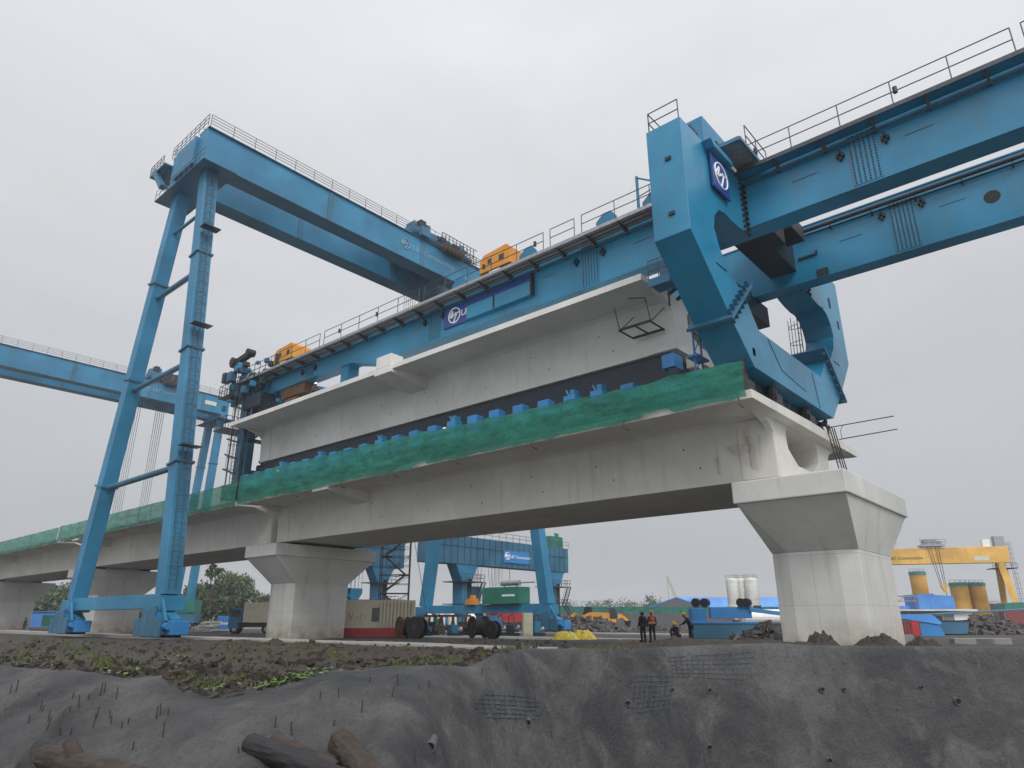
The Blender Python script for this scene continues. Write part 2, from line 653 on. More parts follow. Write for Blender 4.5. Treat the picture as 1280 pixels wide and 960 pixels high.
def land(x, y):
    r = math.hypot(x, y)
    th = math.atan2(y, x)
    Rr, Z, px = edge(th)
    R0 = Rr
    Rr += .25 * noise.noise(Vector((th * 60, 3.1, 0))) + .10 * noise.noise(Vector((th * 190, 7.7, 0)))
    if r < Rr:
        Rr = R0 + (Rr - R0) * math.exp(-(Rr - r) / .35)
    if r >= Rr:
        d = r - Rr
        near = sstep(0, 1.2, d)
        h = Z * (1 - sstep(0, 12, d)) + .16 * sstep(2, 10, d) * (1 - sstep(40, 70, r))
        amp = near * (1 - sstep(45, 90, r))
        if 22.6 < x < 70:
            amp *= .25
        h += amp * (.26 * fbm(x * .35, y * .35, 1.7) + .26 * abs(fbm(x * 1.1, y * 1.1, 5.2)) + .07 * fbm(x * 3.1, y * 3.1, 9.0, 3))
        return h, d
    d = Rr - r
    k = sstep(480, 800, px)
    s = .26 + 2.2 * k
    rc = .25 + .5 * (1 - k)
    h = Z - s * (math.sqrt(d * d + rc * rc) - rc)
    g = min(1, d / 1.5)
    kk = 1 + 2.2 * k
    h += g * kk * (.30 * (1 - .35 * k) * fbm(x * .42, y * .42, 11.0) + .15 * abs(fbm(x * .9 + .6 * y, y * .5, 21.0)) + .05 * fbm(x * 2.4, y * 2.4, 31.0) + .030 * fbm(x * 6, y * 6, 41.0, 3) + .012 * abs(fbm(x * 17, y * 17, 43.0, 2)))
    h += g * .07 * k * fbm(x * 1.9, y * 1.9, 51.0, 3) * 3
    fo = 1 - abs(noise.noise(Vector(((x * .55 - y * .80) * .75 + .5 * fbm(x * .5, y * .5, 2.0), (x * .8 + y * .55) * .16, 71.0))))
    h += g * (1 - k) * .16 * (fo ** 6 - .3)
    fo = 1 - abs(noise.noise(Vector((x * 1.3, y * 1.3, 81.0))))
    h += g * (.05 + .12 * k) * (fo ** 5 - .3)
    # long ridge running down from the crest towards the viewer between slope and wall
    rd = (px - 560) / 70.0
    h += .38 * math.exp(-rd * rd) * sstep(0.2, 1.5, d)
    if h < -5.0:
        h = -5.0 - .03 * d + .1 * fbm(x, y, 3.0)
    return h, -d


def polar(name, mat, rows_fn, ths, lift=0.0):
    vs, fs = [], []
    nr = None
    for th in ths:
        rows = rows_fn(th)
        nr = len(rows)
        for r in rows:
            x, y = r * math.cos(th), r * math.sin(th)
            vs.append((x, y, land(x, y)[0] + lift))
    for i in range(len(ths) - 1):
        for j in range(nr - 1):
            a = i * nr + j
            fs.append((a, a + 1, a + nr + 1, a + nr))
    me = bpy.data.meshes.new(name)
    me.from_pydata(vs, [], fs)
    me.materials.append(M[mat])
    me.shade_smooth()
    o = bpy.data.objects.new(name, me)
    COL.objects.link(o)
    o['kind'] = 'structure'
    return o


ths_f = [YAW + R(44) - R(88) * i / 620 for i in range(621)]
side1 = [TH1 - 0.001 - (TH1 - ths_f[0]) * i / 60 for i in range(60)]
side2 = [ths_f[-1] + (TH0 + .001 - ths_f[-1]) * (i + 1) / 60 for i in range(60)]
ths = side1 + ths_f + side2


def slope_rows(th):
    Rr, Z, px = edge(th)
    n = 120
    return [Rr + .55 - (Rr + .35) * (1 - (1 - i / (n - 1)) ** 1.0) if False else max(.4, Rr + .40 - (Rr - .2) * (i / (n - 1)) ** 1.35) for i in range(n)]


def ground_rows(th):
    Rr, Z, px = edge(th)
    rows = [Rr - .35 + 14 * (i / 90) ** 1.15 for i in range(91)]
    base = rows[-1]
    k = 70
    rows += [base + (70 - base) * ((i + 1) / k) ** 1.2 for i in range(k)]
    rows += [70 * (4200 / 70) ** ((i + 1) / 16) for i in range(16)]
    return rows


polar('shotcrete_slope', 'shotcrete', slope_rows, ths, .045)
polar('ground', 'soil', ground_rows, ths)


def hit(px, py, far=60):
    d = ray(px, py).normalized()
    t = 3.0
    while t < far:
        p = CAM + d * t
        if p.z < land(p.x, p.y)[0] + .045:
            return p
        t += .04
    return CAM + d * far


def gz(x, y):
    return land(x, y)[0]


# far ground cover of the yard: concrete strips (crane runways)
def strip(name, x0, x1, y0, y1, z0, z1, mat='conc_strip'):
    mb = MB(((x0 + x1) / 2, (y0 + y1) / 2, z0))
    n = max(1, int((y1 - y0) / 6))
    for i in range(n):
        a, b = y0 + (y1 - y0) * i / n, y0 + (y1 - y0) * (i + 1) / n - .03
        j = random.uniform(-.03, .02)
        mb.box(x0, x1, a, b, z0, z1 + j)
    return mb.build(name, mat, None, .03, kind='structure')


strip('runway', 23.4, 25.2, 14, 190, -.3, .30)
strip('runway', 60.4, 63.6, 20, 200, -.3, .16)
strip('yard_path', 40, 47, 6, 60, -.3, .10)

# ------------------------------------------------------------------ bridge
XC = 32.05
PIERS = [9.55, 49.55, 89.55, 129.55, 169.55]
PLAB = ['pale concrete pier with flared cap at the right end of the bridge', 'concrete bridge pier with flared cap beside the cream and red cabin',
        'bridge pier seen between the two legs of the blue gantry crane', 'bridge pier at far left with a dark clad person in front of it',
        'farthest bridge pier, cut off by the left edge of the photo']
for i, yc in enumerate(PIERS):
    o = (XC, yc, 0)
    t = thing('bridge_pier', o, PLAB[i], 'pier', 'concrete piers of the bridge')
    # shaft with wide corner chamfers
    x0, x1, y0, y1, c = 29.4, 34.7, yc - 1.72, yc + 1.72, .75
    ring = [(x0 + c * .35, y0), (x1 - c * .35, y0), (x1, y0 + c), (x1, y1 - c), (x1 - c * .35, y1), (x0 + c * .35, y1), (x0, y1 - c), (x0, y0 + c)]
    sh = MB(o).prism(ring, 'z', -1.2, 4.05)
    sh.build('shaft', 'conc_pier', t, .04)
    top = [(27.55, yc - 2.15), (36.55, yc - 2.15), (36.55, yc - 2.1), (36.55, yc + 2.1), (36.55, yc + 2.15), (27.55, yc + 2.15), (27.55, yc + 2.1), (27.55, yc - 2.1)]
    fl = MB(o)
    vs = [(*p, 4.05) for p in ring] + [(*p, 5.95) for p in top]
    fl.add(vs, [tuple(range(8))[::-1], tuple(range(8, 16))] + [(k, (k + 1) % 8, 8 + (k + 1) % 8, 8 + k) for k in range(8)])
    fl.build('flare', 'conc_cap', t)
    MB(o).box(27.42, 36.68, yc - 2.25, yc + 2.25, 5.95, 6.85).build('cap', 'conc_cap', t, .05)
    for px in (29.6, 34.5):
        for py in ((yc + 1.2,) if i == 0 else (yc - 1.1, yc + 1.1)):
            MB(o).box(px - .45, px + .45, py - .4, py + .4, 6.85, 7.05).build('bearing', 'steel_dark', t)


def girder(y0, y1, zb, label, mat, corbels, group, rusty=False, upstand=False, hw=6.85, nib=False):
    o = (XC, (y0 + y1) / 2, zb)
    t = thing('box_girder', o, label, 'bridge girder', group)
    H = 2.85
    # half profile, outer then inner; z measured from the soffit
    outer = [(-3.45, 0), (-3.57, H - .24), (-3.85, H - .13), (-hw, H - .30), (-hw, H + .02), (0, H + .14)]
    inner = [(-.95, .85), (-1.95, 1.45), (-2.05, 1.8), (-2.05, H - .62), (-1.8, H - .40), (-1.2, H - .36)]
    o_full = outer + [(-x, z) for x, z in outer[::-1][1:]]
    i_full = inner + [(-x, z) for x, z in inner[::-1]]
    mb = MB(o)
    n, m = len(o_full), len(i_full)
    ys = [y0, y1]
    vs = []
    for y in ys:
        vs += [(XC + x, y, zb + z) for x, z in o_full]
        vs += [(XC + x, y, zb + z) for x, z in i_full]
    k = n + m
    fs = [(a, (a + 1) % n, k + (a + 1) % n, k + a) for a in range(n)]
    fs += [(n + a, k + n + a, k + n + (a + 1) % m, n + (a + 1) % m) for a in range(m)]
    # end rings: bridge outer to inner as triangles through bmesh fill
    bm = bmesh.new()
    bv = [bm.verts.new(p) for p in vs]
    for f in fs:
        bm.faces.new([bv[q] for q in f])
    for e in (0, 1):
        es = []
        for a in range(n):
            es.append(bm.edges.get((bv[e * k + a], bv[e * k + (a + 1) % n])))
        for a in range(m):
            es.append(bm.edges.get((bv[e * k + n + a], bv[e * k + n + (a + 1) % m])))
        bmesh.ops.triangle_fill(bm, use_beauty=True, edges=es)
    bm.verts.index_update()
    mb.add([v.co.copy() for v in bm.verts], [[q.index for q in f.verts] for f in bm.faces])
    bm.free()
    mb.build('girder_shell', mat, t)
    # thicker end blocks on the outer web (diaphragm zone)
    for ya, yb in ((y0 + .03, y0 + 1.55), (y1 - 1.55, y1 - .03)):
        for sx in (-1, 1):
            mb = MB(o)
            mb.prism([(XC + sx * 3.50, zb + .02), (XC + sx * 3.62, zb + H - .26), (XC + sx * 3.5, zb + H - .26), (XC + sx * 3.38, zb + .02)], 'y', ya, yb)
            mb.build('end_thickening', mat, t)
    # triangular end ribs where flange meets web
    for yy in (y0 + .002, y1 - .30):
        for sx in (-1, 1):
            MB(o).prism([(XC + sx * 3.52, zb + 1.9), (XC + sx * 3.56, zb + H - .2), (XC + sx * 5.2, zb + H - .19), (XC + sx * 3.85, zb + H - .62)], 'y', yy, yy + .28).build('end_rib', mat, t)
    if nib:
        MB(o).prism([(XC - hw + .003, zb + H - .32), (XC - hw + .003, zb + H + .04), (XC, zb + H + .16), (XC + hw - .003, zb + H + .04), (XC + hw - .003, zb + H - .32)], 'y', y0 - .55, y0 - .002).build('deck_nib', mat, t, .015)
    for yc in corbels:
        mb = MB(o)
        mb.prism([(XC - hw - .12, zb + H - .08), (XC - hw - .12, zb + H - .52), (XC - 3.55, zb + H - .95), (XC - 3.55, zb + H - .2)], 'y', yc - .85, yc + .85)
        mb.build('bracket', mat, t, .02)
        if upstand:
            MB(o).box(XC - hw - .10, XC - hw + .9, yc - .75, yc + .75, zb + H - .06, zb + H + .75).build('upstand', mat, t, .02)
    # form-tie holes and drain sleeves on the visible web
    q = y0 + 3.5
    while q < y1 - 2:
        for z in (.8, 1.75):
            xx = XC - (3.45 + z / H * .13) - .002
            MB(o).lathe((xx, q + (.9 if z > 1 else 0) + random.uniform(-.2, .2), zb + z + random.uniform(-.1, .1)), [(.045, -.004), (.045, .05)], 8, 'x').build('tie_hole', 'black', t)
        q += 4.6
    if rusty:
        for yy, w, z0, z1 in ((12.75, .10, .4, 2.22), (12.75, .3, .4, 1.2), (11.05, .7, .4, 1.9), (11.3, .25, .5, 2.2), (11.6, 1.1, 1.1, 1.6)):
            mb = MB(o)
            s0 = 3.506 + z0 / H * .13
            s1 = 3.506 + z1 / H * .13
            mb.add([(XC - s0 - .006, yy - w * .3, zb + z0), (XC - s0 - .006, yy + w * .3, zb + z0), (XC - s1 - .006, yy + w * .7, zb + z1), (XC - s1 - .006, yy - w * .5, zb + z1)], [(0, 1, 2, 3)])
            mb.build('rust_stain', 'stain', t)
    return t


G1 = 'placed concrete box girders of the bridge'
girder(10.15, 49.25, 7.07, 'placed concrete box girder resting on the rightmost pier, its hollow end open', 'conc_old', [38.7], G1, True, False, 6.85, True)
girder(50.15, 89.1, 7.07, 'placed concrete box girder behind the blue crane legs, second span from the right', 'conc_old', [84.0], G1)
girder(90.0, 129.1, 7.07, 'placed concrete box girder of the third span, low at the left edge', 'conc_old', [118], G1)
girder(130.0, 169.1, 7.07, 'farthest placed concrete box girder beyond the fourth pier', 'conc_old', [], G1)
girder(14.3, 53.4, 13.97, 'pale new concrete box girder carried above the deck by the launching gantry', 'conc', [33.3], 'girder in transport', False, True, 6.5)


# safety net along the deck edge
def deck_net(y0, y1, label, ztop=11.45, seed=0, rise=0.0):
    X = 25.08
    o = (X, (y0 + y1) / 2, 9.9)
    t = thing('safety_net', o, label, 'safety net', 'green nets along the deck edge')
    n, m = int((y1 - y0) / .13), 12
    vs, fs = [], []
    for i in range(n + 1):
        y = y0 + (y1 - y0) * i / n
        ph = (y / 2.6) % 1.0
        sag = .10 * math.sin(math.pi * ph) + .14 * fbm(y * .22, seed, 2.0)
        bot = 9.60 + .36 * fbm(y * .21, seed, 8.0) + .16 * fbm(y * 1.1, seed, 3.0) + (.25 * sstep(.55, .8, noise.noise(Vector((y * .4, seed, 1.0))) + .3))
        for j in range(m):
            q = j / (m - 1)
            z = bot + (ztop + rise * sstep(8, 42, y) - sag - bot) * q
            x = X - .06 - .12 * math.sin(math.pi * q) * (.6 + fbm(y * .9, z, seed)) - .10 * fbm(y * 1.6 + z * 1.2, z * .8, 4.0) - .07 * abs(fbm(y * 1.1 - z * 2.0, z * .6 + y * .3, seed + 6.0)) - .05 * math.sin(math.pi * ((y / 2.6) % 1.0))
            vs.append((x, y, z))
    for i in range(n):
        for j in range(m - 1):
            a = i * m + j
            fs.append((a, a + 1, a + m + 1, a + m))
    ob = MB(o).add(vs, fs).build('net_sheet', 'net', t, smooth=True)
    k = int((y1 - y0) / 2.6)
    for i in range(k + 1):
        y = y0 + .05 + (y1 - y0 - .1) * i / k
        mb = MB(o).tube((X + .08, y, 10.06), (X + .08, y, ztop + .05), .024, 6)
        mb.tube((X + .08, y, 10.12), (X + .9, y, 10.12), .02, 5)
        if i % 2 == 0:
            mb.tube((X - .06, y + .3, 9.95), (X - .06, y + .3, 9.38), .022, 5)
            mb.tube((X - .06, y + .3, 9.38), (X + .35, y + .3, 9.34), .022, 5)
        mb.build('net_post', 'rust', t)
    MB(o).tube((X + .05, y0, ztop), (X + .05, y1, ztop), .02, 5).tube((X + .05, y0, 10.75), (X + .05, y1, 10.75), .02, 5).build('net_rail', 'rebar', t)
    return t


deck_net(9.75, 49.3, 'dark green safety net sagging along the deck edge of the right span', 11.18, 0, .58)
deck_net(49.6, 89.3, 'green safety net on the deck edge behind the blue crane legs', 11.35, 5)
deck_net(89.6, 169, 'pale green safety net along the far deck at left edge', 11.3, 9)

# access ladder, guard bars and jack things at the open deck end
o = (34.6, 9.2, 6.85)
mb = MB(o)
for dx in (0, .55, .95, 1.35):
    mb.tube((34.2 + dx, 9.15, 6.86), (33.95 + dx, 9.55, 10.45), .028, 5)
for k in range(9):
    z = 7.1 + k * .36
    q = (z - 6.86) / 3.6
    mb.tube((34.2 - .25 * q, 9.15 + .4 * q, z), (34.75 - .25 * q, 9.15 + .4 * q, z), .018, 4)
tag(mb.build('rebar_ladder', 'rebar'), 'thin rebar ladder leaning from the right pier cap to the deck end', 'ladder')
o = (37.6, 9.9, 10.1)
mb = MB(o)
mb.tube((37.3, 10.4, 11.0), (55.1 * .72, 5.3, 11.6), .026, 5)
mb = MB(o)
a0, a1 = Vector((37.0, 10.4, 10.95)), Vector((37.9, 10.35, 10.45))
dirv = Vector((.62, -.78, .17)) * 3.6
mb.tube(a0, a0 + dirv, .028, 5).tube(a1, a1 + dirv * .95, .028, 5)
mb.tube((37.3, 10.4, 10.05), a0 + Vector((.1, -.1, .1)), .03, 5)
mb.path([a0 + dirv * .25, a0 + dirv * .2 + Vector((0, 0, -.25)), a1 + dirv * .12], .014, 4)
tag(mb.build('guard_bars', 'rebar'), 'two loose bars sticking out past the deck end over the sky', 'guard bars')

# ------------------------------------------------------------------ girder transporter between deck and carried girder
o = (XC, 33, 10.2)
T = thing('girder_transporter', o, 'low blue many wheeled transporter under the carried girder, behind the green net', 'transporter')
MB(o).box(28.72, 35.4, 14.9, 54.2, 12.35, 13.86).build('chassis', 'navy', T, .05)  # chassis made wide and near-black to carry the shade under the girder
for k in range(10):
    y = 16 + k * 4.0
    MB(o).box(29.3, 34.8, y - .35, y + .35, 13.862, 13.967).build('support_pad', 'steel_dark', T)
boxes_y = [16.1, 17.85, 19.5, 21.2, 22.95, 24.7, 26.4, 28.1, 29.8, 31.5, 33.2, 34.9, 36.6, 38.3, 40.0, 41.7, 43.4, 45.1, 46.8, 48.5, 50.2, 51.9]
for k, y in enumerate(boxes_y):
    for sx in (-1, 1):
        x = XC + sx * 5.1
        mm = MB(o).box(x - .30, x + .30, y - .36, y + .36, 11.45, 12.02 + .45 * sstep(15, 26, y))
        ob = mm.build('wheel_module', 'blue_bright', T, .03)
        MB(o).box(min(x, XC + sx * 3.1), max(x, XC + sx * 3.1), y - .2, y + .2, 11.5, 11.9).build('swing_arm', 'navy', ob)
        if sx < 0:
            if k in (1, 2, 7, 11, 15, 18):
                zt_ = 12.02 + .45 * sstep(15, 26, y)
                MB(o).box(x - .25, x + .2, y - .3, y - .02, zt_ + .002, zt_ + .28).tube((x - .1, y + .12, zt_), (x - .1, y + .3, zt_ + .36), .05, 6).build('valve_block', 'blue', ob)
            for d in (-.34, .34):
                MB(o).lathe((x + d, y, 10.66), [(.2, -.14), (.46, -.14), (.52, -.08), (.52, .08), (.46, .14), (.2, .14)], 16, 'x').build('wheel', 'black', ob)
# end cab / supports at the near end
MB(o).box(28.0, 28.9, 14.2, 14.88, 12.85, 13.55).build('end_support', 'blue_bright', T, .03)
MB(o).box(28.0, 29.6, 14.1, 14.6, 12.3, 12.8).build('end_beam', 'navy', T, .04)
MB(o).box(29.0, 29.9, 13.6, 14.1, 12.95, 13.5).build('packing_block', 'cream', T, .03)
MB(o).box(27.4, 28.6, 13.9, 14.7, 11.5, 12.0).build('lower_block', 'blue_bright', T, .03)

# ------------------------------------------------------------------ launching gantry
o = (XC, 12, 10.1)
LG = thing('launching_gantry', o, 'huge blue launching gantry with twin box beams and a hooked frame straddling the deck', 'launching gantry')
NX0, NX1 = 28.20, 29.25
FX0, FX1 = 35.0, 35.9
prof = [(-42, 21.45), (56.2, 21.45), (56.2, 19.9), (40.8, 19.82), (37.8, 19.05), (24.2, 19.05), (22.4, 18.8), (-42, 18.8)]
beams = {}
for nm, x0, x1 in (('near', NX0, NX1), ('far', FX0, FX1)):
    zo, zl = (0, 0) if nm == 'near' else (.3, -.22)
    prf = [(y, z + (zo if z > 21 else zl)) for y, z in prof]
    b = MB(o).prism(prf, 'x', x0, x1).build('main_beam', 'blue_launch', LG, .012)
    beams[nm] = b
    # flanges: dark edges proud of the web
    bot = prf[2:]
    fl = MB(o)
    for (ya, za), (yb, zb) in zip(bot, bot[1:]):
        fl.prism([(ya, za - .06), (ya, za - .003), (yb, zb - .003), (yb, zb - .06)], 'x', x0 - .03, x1 + .03)
    fl.build('bottom_flange', 'blue_launch', b)
    MB(o).prism([(-42, 21.453 + zo), (-42, 21.52 + zo), (56.2, 21.52 + zo), (56.2, 21.453 + zo)], 'x', x0 - .05, x1 + .05).build('top_flange', 'blue_launch', b)
    MB(o).box((x0 + x1) / 2 - .05, (x0 + x1) / 2 + .05, -42, 56, 21.523 + zo, 21.64 + zo).build('trolley_rail', 'steel_dark', b)

    def splice(y, z0, z1, wide=1.15):
        s = MB(o).box(x0 - .03, x0 - .002, y - wide / 2, y + wide / 2, z0 + .05, z1 - .05)
        pl = s.build('splice_plate', 'blue_launch', b)
        bb = MB(o)
        for c in range(6):
            yy = y - wide / 2 + .1 + c * (wide - .2) / 5
            nz = int((z1 - z0 - .3) / .13)
            for q in range(nz + 1):
                zz = z0 + .15 + q * (z1 - z0 - .3) / nz
                bb.box(x0 - .055, x0 - .03, yy - .032, yy + .032, zz - .032, zz + .032)
        bb.build('bolts', 'steel_dark', pl)
        for yy in (y - wide / 2 - .32, y + wide / 2 + .32):
            MB(o).box(x0 - .16, x0 - .003, yy - .16, yy + .16, z1 - .95, z1 - .78).box(x0 - .16, x0 - .003, yy - .05, yy + .05, z1 - 1.1, z1 - .6).build('lifting_lug', 'steel_dark', b)
    for y, z in ((18.9, 18.8), (31.6, 19.05), (46.5, 19.9), (4.7, 18.8), (-8.5, 18.8), (-22, 18.8)):
        splice(y, z + zl, 21.4 + zo)
    # stencil lines, vents, small brackets on the web
    for y, z in ((7.2, 20.2), (2.6, 20.3), (-3, 20.2), (15.6, 20.3), (21.8, 20.4), (-13, 20.2)):
        MB(o).box(x0 - .012, x0 - .002, y - .55, y + .55, z, z + .03).build('scribe_line', 'steel_dark', b)
MB(o).lathe((FX0 - .004, 1.05, 19.95), [(.33, -.006), (.33, .003)], 20, 'x').build('access_hole', 'black', beams['far'])
MB(o).box(FX0 - .04, FX0 - .003, 8.5, 9.1, 18.55, 19.0).build('access_panel', 'steel_dark', beams['far'])
MB(o).box(FX0 - .10, FX0 - .003, 8.9, 9.9, 19.9, 19.98).box(FX0 - .10, FX0 - .003, 8.9, 8.98, 19.98, 20.15).build('step_bracket', 'steel_dark', beams['far'])
# walkway on the outer side of the near beam
wk = MB(o)
wk.box(27.1, 28.12, 11.7, 56.2, 21.33, 21.39)
w = wk.build('walkway', 'grey_sheet', LG)
MB(o).box(27.45, 28.12, -42, 9.9, 21.33, 21.39).build('walkway', 'blue_launch', LG)
ed = MB(o)
for a, b_ in ((11.7, 56.2), (-42, 9.9)):
    xe = 27.1 if a > 0 else 27.45
    MB(o).box(xe - .07, xe - .003, a, b_, 21.26, 21.46).build('walkway_edge', 'galv' if a > 0 else 'rail', w)
    MB(o).tube((28.0, a, 21.0), (28.0, b_, 21.0), .045, 6).build('walkway_pipe', 'rail', w)
y = -41.0
while y < 56:
    if not 9.5 < y < 12:
        MB(o).prism([(27.13 if y > 10 else 27.48, 21.32), (28.18, 21.32), (28.18, 20.95), (28.05, 20.95)], 'y', y - .05, y + .05).build('walkway_bracket', 'rail', w)
    y += 2.05
for xx in (27.4, 27.75):
    MB(o).box(xx - .012, xx + .012, 11.7, 56.2, 21.29, 21.328).build('walkway_stringer', 'steel_dark', w)


def gantry_rail(a, b_, gap=2.1):
    mb = MB(o)
    xr = 27.06 if a > 10 else 27.41
    mb.rail((xr, a, 21.46), (xr, b_, 21.46), 1.12, gap, 2, .026)
    return mb.build('handrail', 'rail', w)


for a, b_ in ((12.2, 18.6), (19.1, 20.8), (21.3, 31.5), (32, 43), (43.6, 49.5), (-1.0, 9.4), (5.2, 5.21), (-14, -1.35), (-27, -14.4), (-41, -27.4)):
    if b_ - a > .5:
        gantry_rail(a, b_)
for y in (21.9, 26, 36.5, 8.9, 3.0, -2.5, 41):
    MB(o).lathe((27.04 if y > 10 else 27.39, y, 22.05), [(.05, -.16), (.09, -.14), (.09, .14), (.05, .16)], 8, 'z').build('walkway_lamp', 'steel_dark', w)
# inner service pipe and walkway on the far beam
pp = MB(o)
pp.tube((FX0 - .30, -42, 21.33), (FX0 - .30, 9.6, 21.33), .11, 8)
pp.tube((FX0 - .14, -42, 21.14), (FX0 - .14, 9.6, 21.14), .05, 8)
y = -40
while y < 9:
    pp.box(FX0 - .36, FX0 - .01, y - .03, y + .03, 21.05, 21.2)
    y += 2.0
pp.build('service_pipe', 'steel_dark', LG)

# hooked front frame: U shaped plate box from XZ outline
half_out = [(22.0, 21.2), (22.0, 15.85), (24.9, 13.15), (26.9, 11.45)]
half_in = [(27.95, 13.45), (26.75, 14.75), (25.6, 15.2), (24.67, 16.1), (24.3, 16.95), (24.5, 17.65), (25.0, 18.15), (25.6, 18.32), (26.3, 18.25), (27.2, 18.3), (28.16, 18.45), (28.16, 21.2)]
mir = lambda pts: [(2 * XC - x, z) for x, z in pts]
fr = half_out + mir(half_out)[::-1] + mir(half_in)[::-1] + half_in[::1]
# order: left top outer -> bottom -> right outer -> right top -> right inner down -> left inner up
fr = half_out + mir(half_out)[::-1] + mir(half_in)[::-1] + half_in
FRM = MB(o).prism(fr, 'y', 10.0, 11.6).build('support_frame', 'blue_launch', LG, .02)
# web-to-beam clamp column, joint flanges, access covers
for sx in (0, 1):
    X = (lambda x: x) if sx == 0 else (lambda x: 2 * XC - x)
    a, b_ = Vector((X(24.62), 0, 12.85)), Vector((X(27.25), 0, 15.35))
    fl = MB(o)
    d = (b_ - a)
    nrm = Vector((-d.z, 0, d.x)).normalized() * .06
    fl.prism([(a.x - nrm.x, a.z - nrm.z), (b_.x - nrm.x, b_.z - nrm.z), (b_.x + nrm.x, b_.z + nrm.z), (a.x + nrm.x, a.z + nrm.z)], 'y', 9.78, 11.82)
    fl.build('joint_flange', 'blue_dull', FRM)
    dn = d.normalized()
    nn = Vector((-dn.z, 0, dn.x))
    for k in range(7):
        c = a + d * ((k + .5) / 7)
        for s2 in (-1, 1):
            e = c + nn * (.34 * s2)
            MB(o).prism([(c.x + nn.x * .065 * s2 - dn.x * .02, c.z + nn.z * .065 * s2 - dn.z * .02), (e.x - dn.x * .02, e.z - dn.z * .02), (e.x + dn.x * .02, e.z + dn.z * .02), (c.x + nn.x * .065 * s2 + dn.x * .02, c.z + nn.z * .065 * s2 + dn.z * .02)], 'y', 9.83, 9.997).build('flange_gusset', 'blue_dull', FRM)
    cl = MB(o)
    for k in range(10):
        z = 18.35 + k * .29
        cl.box(X(28.1) - .12, X(28.1) + .12, 9.86, 9.997, z - .05, z + .05)
        cl.box(X(27.75) - .05, X(27.75) + .05, 9.88, 9.997, z - .05, z + .05)
    cl.build('clamp_bolts', 'steel_dark', FRM)
    MB(o).box(X(24.6) - .5, X(24.6) + .5, 9.97, 9.997, 15.2, 15.22).build('weld_seam', 'steel_dark', FRM)
seams = MB(o)
for x0_, z0_, x1_, z1_ in ((28.9, 13.35, 30.2, 12.2), (30.2, 12.2, 33.2, 11.95), (34.6, 13.3, 35.1, 11.5)):
    seams.bar((x0_, 9.995, z0_), (x1_, 9.995, z1_), .02, .03, (0, 1, 0))
seams.build('panel_seams', 'steel_dark', FRM)
MB(o).box(21.93, 21.997, 10.55, 10.8, 19.35, 19.5).box(21.93, 21.997, 10.6, 10.85, 16.75, 16.9).build('lifting_lugs', 'steel_dark', FRM)
MB(o).box(39.9, 40.2, 9.97, 9.997, 18.9, 19.5).box(41.1, 41.3, 9.97, 9.997, 17.9, 18.4).build('slot_openings', 'black', FRM)
# top: portal box over both beams, hatch platform, handrails
TB = MB(o).box(24.9, 39.2, 10.25, 11.35, 21.75, 23.25).build('portal_box', 'blue', LG, .02)
MB(o).box(25.0, 26.2, 10.4, 11.3, 21.2, 21.747).box(37.9, 39.1, 10.4, 11.3, 21.2, 21.747).build('portal_foot', 'blue', TB)
MB(o).box(26.15, 26.75, 10.215, 10.247, 21.85, 22.6).build('hatch', 'black', TB)
pf = MB(o).box(25.5, 28.9, 8.9, 10.2, 21.62, 21.68).build('hatch_platform', 'grey_sheet', TB)
MB(o).box(25.5, 28.9, 8.84, 8.9, 21.56, 21.74).box(25.44, 25.5, 8.9, 10.2, 21.56, 21.74).build('platform_edge', 'blue_dull', pf)
MB(o).rail((26.3, 8.9, 21.74), (28.8, 8.9, 21.74), 1.1, 1.3, 2, .025).build('handrail', 'rail', pf)
MB(o).rail((22.1, 11.5, 21.2), (22.1, 10.1, 21.2), 1.0, 1.3, 2, .026).rail((22.1, 11.5, 21.2), (23.2, 11.5, 21.2), 1.0, 1.1, 2, .026).build('handrail', 'rail', FRM)
MB(o).box(23.2, 23.7, 10.1, 10.5, 21.2, 21.6).tube((24.1, 10.3, 21.2), (24.1, 10.3, 21.75), .12, 8).build('floodlight', 'steel_dark', FRM)
MB(o).prism([(23.9, 21.05), (24.2, 20.8), (26.1, 20.8), (26.1, 21.05)], 'y', 9.55, 9.997).build('sign_hood', 'blue', FRM)
# blue emblem panel on the frame
SP = MB(o).box(24.35, 26.0, 9.80, 9.90, 19.0, 20.72).build('sign_panel', 'signblue', LG, .01)
MB(o).box(24.5, 25.85, 9.9, 9.998, 19.1, 20.6).build('sign_bracket', 'steel_dark', SP)
emblem('emblem', (25.17, 9.785, 19.88), .62, (1, 0, 0), (0, 0, 1), 'letter_white', SP, o, .06)
MB(o).tube((25.2, 9.7, 20.95), (26.7, 9.7, 20.95), .07, 8).build('sign_lamp', 'white', SP)

# sign on the near beam with lighter cover box
SB = MB(o).box(28.10, 28.185, 23.0, 30.6, 20.45, 20.93).box(28.10, 28.185, 28.35, 30.6, 19.5, 20.448).build('beam_sign', 'signblue', LG)
emblem('emblem', (28.09, 29.6, 20.22), .52, (0, -1, 0), (0, 0, 1), 'letter_white', SB, o, .09)
text_mesh('lettering', 'L&', .62, (28.097, 28.98, 20.0), (0, -1, 0), (0, 0, 1), 'letter_white', SB, o)
MB(o).box(27.92, 28.185, 23.05, 28.3, 19.5, 20.40).build('cover_box', 'blue_launch', LG, .01)
MB(o).box(27.86, 27.918, 25.9, 25.98, 19.52, 20.38).box(27.86, 28.185, 22.9, 23.0, 19.52, 20.9).build('cover_trim', 'steel_dark', LG)

MB(o).box(NX1 + .003, FX0 - .003, 10.1, 11.5, 19.3, 21.1).build('cross_girder', 'navy', LG)
MB(o).box(29.6, 31.2, 9.3, 10.0, 18.95, 19.9).box(31.6, 33.4, 9.0, 9.9, 20.0, 20.9).build('pump_station', 'steel_dark', LG, .04)
